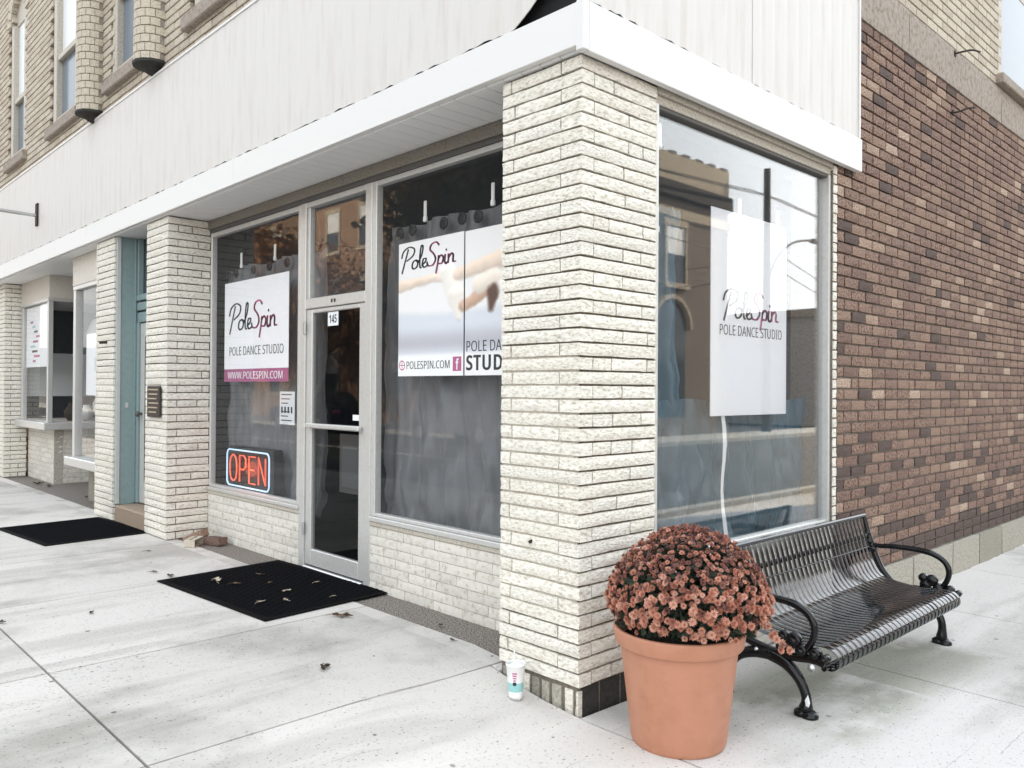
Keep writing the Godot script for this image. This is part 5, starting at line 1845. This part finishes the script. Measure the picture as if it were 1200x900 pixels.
# ------------------------------------------------------------------ across the streets, seen in the glass
func tree(called: String, label: String, at: Vector3, h: float, r: float, m: Material, count: int, leaf_size: float, sd: int) -> void:
	var t := thing(called, label, "tree", at, 0.0, "trees across the main street")
	var rg := RandomNumberGenerator.new()
	rg.seed = sd
	var limbs := [tube([Vector3.ZERO, Vector3(0.05, h * 0.3, 0.0), Vector3(0.0, h * 0.55, 0.1), Vector3(0.1, h * 0.85, 0.0)], [0.24, 0.18, 0.12, 0.03], 8)]
	obj("trunk", limbs[0], M.bark, t)
	var clumps := []
	for i in 22:
		var a := rg.randf() * TAU
		var y := rg.randf_range(0.3, 0.95)
		var rad := r * (0.35 + 0.65 * sin(PI * clampf((y - 0.15) / 0.95, 0.0, 1.0))) * sqrt(rg.randf())
		var c := Vector3(cos(a) * rad, h * y, sin(a) * rad)
		clumps.append([c, rg.randf_range(0.5, 1.0) * r * 0.38])
		if i % 3 == 0:
			obj("limb", tube([Vector3(0, h * y * 0.6, 0), c * Vector3(0.5, 0.85, 0.5) + Vector3(0, 0.2, 0), c], [0.07, 0.05, 0.02], 6), M.bark, t)
	var lm := begin()
	quad(lm, Vector3(-0.35, 0, 0), Vector3(0, 0.1, 0.5), Vector3(0.35, 0, 0), Vector3(0, 0.05, -0.5), Vector3.UP)
	var mm := MultiMesh.new()
	mm.transform_format = MultiMesh.TRANSFORM_3D
	mm.mesh = done(lm).commit()
	mm.instance_count = count
	for i in count:
		var c: Array = clumps[rg.randi() % clumps.size()]
		var d: Vector3 = Vector3(rg.randfn(), rg.randfn() * 0.8, rg.randfn()) * c[1] * 0.6
		var x := Vector3(rg.randfn(), rg.randfn(), rg.randfn()).normalized()
		var z := x.cross(Vector3(rg.randfn(), rg.randfn(), rg.randfn())).normalized()
		var k := leaf_size * rg.randf_range(0.7, 1.3)
		mm.set_instance_transform(i, Transform3D(Basis(x, z.cross(x), z).scaled(Vector3(k, k, k)), c[0] + d))
	var mi := MultiMeshInstance3D.new()
	mi.name = "crown"
	mi.multimesh = mm
	mi.material_override = m
	mi.set_meta("kind", "stuff")
	t.add_child(mi)


func far_window(b: Node, at: Vector3, w: float, h: float, turn: float) -> void:
	var g := Node3D.new()
	g.name = "window"
	b.add_child(g, true)
	g.position = at
	g.rotation.y = turn
	obj("pane", block(Vector3(-w / 2, 0, -0.05), Vector3(w / 2, h * 0.5, 0.005)), M.far_window, g)
	obj("blind", block(Vector3(-w / 2, h * 0.5 + 0.01, -0.05), Vector3(w / 2, h, 0.02)), M.blind, g)
	obj("frame", block(Vector3(-w / 2 - 0.1, -0.02, -0.05), Vector3(-w / 2 - 0.002, h + 0.02, 0.06)), M.far_cream, g)
	obj("frame", block(Vector3(w / 2 + 0.002, -0.02, -0.05), Vector3(w / 2 + 0.1, h + 0.02, 0.06)), M.far_cream, g)
	obj("sill", block(Vector3(-w / 2 - 0.18, -0.2, -0.05), Vector3(w / 2 + 0.18, -0.03, 0.12)), M.far_cream, g)
	obj("lintel", block(Vector3(-w / 2 - 0.15, h + 0.03, -0.05), Vector3(w / 2 + 0.15, h + 0.25, 0.05)), M.far_cream, g)


func car(label: String, at: Vector3, m: Material) -> void:
	var c := thing("parked_car", label, "car", at, 0.0, "cars parked across the main street")
	var body := PackedVector2Array([Vector2(-2.15, 0.35), Vector2(-2.2, 0.62), Vector2(-2.1, 0.82), Vector2(-1.2, 0.95), Vector2(1.5, 0.97), Vector2(2.1, 0.9), Vector2(2.2, 0.6), Vector2(2.15, 0.35), Vector2(1.75, 0.3), Vector2(1.65, 0.52), Vector2(1.4, 0.64), Vector2(1.12, 0.52), Vector2(1.02, 0.3), Vector2(-0.98, 0.3), Vector2(-1.08, 0.52), Vector2(-1.35, 0.64), Vector2(-1.62, 0.52), Vector2(-1.72, 0.3)])
	var s := begin()
	add_extrusion(s, body, -0.86, 0.86)
	obj("body", done(s), m, c)
	s = begin()
	add_extrusion(s, PackedVector2Array([Vector2(-1.15, 0.951), Vector2(-0.45, 1.40), Vector2(0.0, 1.46), Vector2(0.9, 1.43), Vector2(1.65, 0.972)]), -0.70, 0.70)
	obj("cabin", done(s), m, c)
	for side in [-1, 1]:
		s = begin()
		add_extrusion(s, PackedVector2Array([Vector2(-0.92, 0.99), Vector2(-0.36, 1.35), Vector2(0.18, 1.39), Vector2(0.18, 0.99)]), 0.70 * side, 0.708 * side)
		obj("side_window", done(s), M.far_window, c)
		s = begin()
		add_extrusion(s, PackedVector2Array([Vector2(0.25, 0.99), Vector2(0.25, 1.39), Vector2(0.85, 1.37), Vector2(1.42, 0.99)]), 0.70 * side, 0.708 * side)
		obj("side_window", done(s), M.far_window, c)
		for x in [-1.35, 1.38]:
			var w := begin()
			add_lathe(w, [Vector2(0.0, -0.1), Vector2(0.28, -0.1), Vector2(0.32, -0.07), Vector2(0.32, 0.07), Vector2(0.28, 0.1), Vector2(0.2, 0.09)], 20)
			var ty := obj("wheel", done(w), M.tyre, c, Vector3(x, 0.32, 0.78 * side), Vector3(PI / 2 * side, 0, 0))
			var h := begin()
			add_lathe(h, [Vector2(0.0, 0.085), Vector2(0.08, 0.1), Vector2(0.2, 0.088)], 16)
			obj("rim", done(h), M.steel, ty)
	for z in [-0.6, 0.6]:
		obj("headlight", boxmesh(Vector3(0.08, 0.14, 0.34), 0.03), M.white_plastic, c, Vector3(-2.16, 0.72, z))
		obj("tail_light", boxmesh(Vector3(0.08, 0.14, 0.3), 0.03), M.rose_ink, c, Vector3(2.15, 0.76, z))


func across_the_streets() -> void:
	# the brick building over the side street
	var b := thing("brick_building", "brick building with cream parapet and arches across the side street, mirrored in the glass", "building")
	obj("wall", block(Vector3(12.62, -0.2, -22.0), Vector3(26.0, 7.55, -4.0)), M.far_brick, b)
	obj("parapet", block(Vector3(12.6, 8.1, -22.02), Vector3(26.02, 9.0, -4.0)), M.far_cream, b)
	var z := -21.9
	while z < -4.2:
		obj("merlon", block(Vector3(12.58, 9.001, z), Vector3(12.9, 9.07, z + 0.35)), M.far_grey, b)
		z += 0.75
	obj("cornice", block(Vector3(12.45, 7.551, -22.1), Vector3(26.1, 8.09, -4.0), 0.05), M.bark, b)
	obj("band", block(Vector3(12.55, 6.95, -22.05), Vector3(12.619, 7.25, -4.0)), M.far_cream, b)
	for k in 5:
		far_window(b, Vector3(12.62, 4.9, -18.9 + 3.2 * k), 1.0, 1.75, -PI / 2)
		var ar := group_part("arch", b)
		var fan := begin()
		for i in 14:
			var a := PI * i / 14
			var a2 := PI * (i + 1) / 14
			tri(fan, Vector3(0, 0, 0.01), Vector3(cos(a) * 0.85, sin(a) * 0.85, 0.01), Vector3(cos(a2) * 0.85, sin(a2) * 0.85, 0.01), Vector3.BACK)
		quad(fan, Vector3(-0.85, -2.8, 0.01), Vector3(0.85, -2.8, 0.01), Vector3(0.85, 0, 0.01), Vector3(-0.85, 0, 0.01), Vector3.BACK)
		obj("opening", done(fan), M.far_window, ar, Vector3(12.615, 3.4, -18.6 + 3.2 * k), Vector3(0, -PI / 2, 0))
		for i in 9:
			var a := PI * (i + 0.5) / 9
			obj("arch_stone", boxmesh(Vector3(0.3, 0.33, 0.14), 0.01), M.far_cream, ar, Vector3(12.6, 3.4 + sin(a) * 1.0, -18.6 + 3.2 * k + cos(a) * 1.0), Vector3(-a, 0, 0))
	var g := thing("low_building", "low grey flat roofed building far down the side street", "building")
	obj("wall", block(Vector3(13.5, -0.2, -60.0), Vector3(30.0, 5.0, -34.0)), M.far_grey, g)
	obj("roof", block(Vector3(13.3, 5.001, -60.2), Vector3(30.2, 5.35, -33.8)), M.far_brick, g)
	for k in 3:
		far_window(g, Vector3(13.5, 1.6, -38.0 - 5.0 * k), 1.8, 1.6, -PI / 2)
	# pole, lamp and wires
	var p := thing("utility_pole", "tall wooden utility pole on the far side of the side street", "utility pole", Vector3(12.2, 0, -23.9))
	obj("pole", tube([Vector3.ZERO, Vector3(0, 9.4, 0)], [0.17, 0.12], 12), M.wood_pole, p)
	var l := thing("street_lamp", "curved arm street lamp fixed to the wooden utility pole", "street lamp", Vector3(12.2, 5.4, -24.02))
	obj("arm", tube(smooth_path([Vector3(0, 0, 0), Vector3(0, 0.9, -0.6), Vector3(0, 1.6, -1.8), Vector3(0, 1.9, -3.3)], 5), 0.045, 8), M.far_grey, l)
	obj("lamp_head", boxmesh(Vector3(0.3, 0.16, 0.8), 0.06), M.far_grey, l, Vector3(0, 1.88, -3.65))
	var wi := [[8.42, -24.85], [8.42, -24.2], [8.42, -23.6], [8.42, -22.95], [6.6, -23.9], [6.0, -23.9]]
	for k in 6:
		var w := thing("overhead_wire", ["topmost overhead wire, outer one over the side street", "second overhead wire from the top of the pole", "third overhead wire from the top of the pole", "inner overhead wire along the brick building", "thick overhead cable below the pole top", "lowest overhead cable crossing the pole"][k], "wire", Vector3.ZERO, 0.0, "overhead wires")
		var pts := []
		for i in 13:
			var u := i / 12.0
			pts.append(Vector3(12.2 + (9.0 * u if k > 3 else 0.0), wi[k][0] + 0.05 - 2.4 * u * (1.0 - u), wi[k][1] - 40.0 * u))
		obj("span", tube(pts, 0.011 if k < 4 else 0.018, 5), M.wire, w)
		var pt2 := []
		for i in 13:
			var u := i / 12.0
			pt2.append(Vector3(12.2 - (6.0 * u if k > 3 else 0.0), wi[k][0] + 0.05 - 2.0 * u * (1.0 - u), wi[k][1] + 32.0 * u))
		obj("span", tube(pt2, 0.011 if k < 4 else 0.018, 5), M.wire, w)
	# the far side of the main street
	var t := thing("tan_building", "tan brick building with pale window frames behind the autumn tree across the street", "building")
	obj("wall", block(Vector3(-46.0, -0.2, 19.0), Vector3(-27.5, 12.4, 30.0)), M.tan_brick, t)
	obj("cornice", block(Vector3(-46.2, 12.401, 18.7), Vector3(-27.3, 12.9, 30.2), 0.05), M.far_cream, t)
	for k in 6:
		for f in 3:
			far_window(t, Vector3(-44.2 + 3.1 * k, 1.2 + 3.7 * f, 19.0), 1.15, 2.0, PI)
	var d := thing("dark_house", "dark brick house with pale sash windows behind the dark trees across the street", "building")
	obj("wall", block(Vector3(-24.5, -0.2, 22.0), Vector3(-8.0, 8.0, 32.0)), M.far_brick, d)
	var rf := begin()
	add_extrusion(rf, PackedVector2Array([Vector2(-25.0, 8.001), Vector2(-16.2, 11.0), Vector2(-7.5, 8.001)]), 21.6, 32.4)
	obj("roof", done(rf), M.far_grey, d)
	for k in 4:
		far_window(d, Vector3(-22.5 + 4.1 * k, 4.9, 22.0), 1.1, 1.8, PI)
	tree("autumn_tree", "orange leaved autumn tree in front of the tan building", Vector3(-30.5, 0, 14.8), 8.8, 4.0, M.autumn_leaf, 5200, 0.30, 5)
	tree("dark_tree", "dark green tree at the far left of the opposite kerb", Vector3(-39.0, 0, 15.0), 9.2, 4.2, M.dark_leaf, 5600, 0.36, 6)
	tree("dark_tree", "tall dark tree left of the dark brick house", Vector3(-23.0, 0, 17.0), 10.5, 4.4, M.dark_leaf, 6500, 0.38, 7)
	tree("dark_tree", "tall dark tree in the middle of the dark brick house", Vector3(-17.4, 0, 15.4), 10.0, 4.4, M.dark_leaf, 6500, 0.38, 8)
	tree("dark_tree", "broad dark tree right of the dark brick house", Vector3(-11.5, 0, 15.2), 9.6, 4.2, M.dark_leaf, 5600, 0.38, 9)
	car("dark blue saloon car parked before the autumn tree", Vector3(-24.0, -0.13, 11.9), M.car_dark)
	car("pale grey saloon car parked in front of the dark trees", Vector3(-15.5, -0.13, 11.9), M.car_pale)
	# wooded ridge on the skyline
	var hill := begin()
	hill.set_smooth_group(1)
	for i in 40:
		var a := TAU * i / 40
		var a2 := TAU * (i + 1) / 40
		for k in 3:
			var f := func(an: float, q: int) -> Vector3:
				var rr: float = [170.0, 230.0, 300.0][mini(q, 2)] if q < 3 else 360.0
				var hh: float = [-1.0, 6.0, 13.0, -1.0][q] * (1.0 + 0.35 * sin(an * 3.0 + 1.0) + 0.2 * sin(an * 7.0)) if q in [1, 2] else -1.0
				return Vector3(cos(an) * rr, hh, sin(an) * rr)
			quad(hill, f.call(a, k), f.call(a2, k), f.call(a2, k + 1), f.call(a, k + 1), Vector3.UP)
	struct("hills", done(hill), M.dark_leaf)
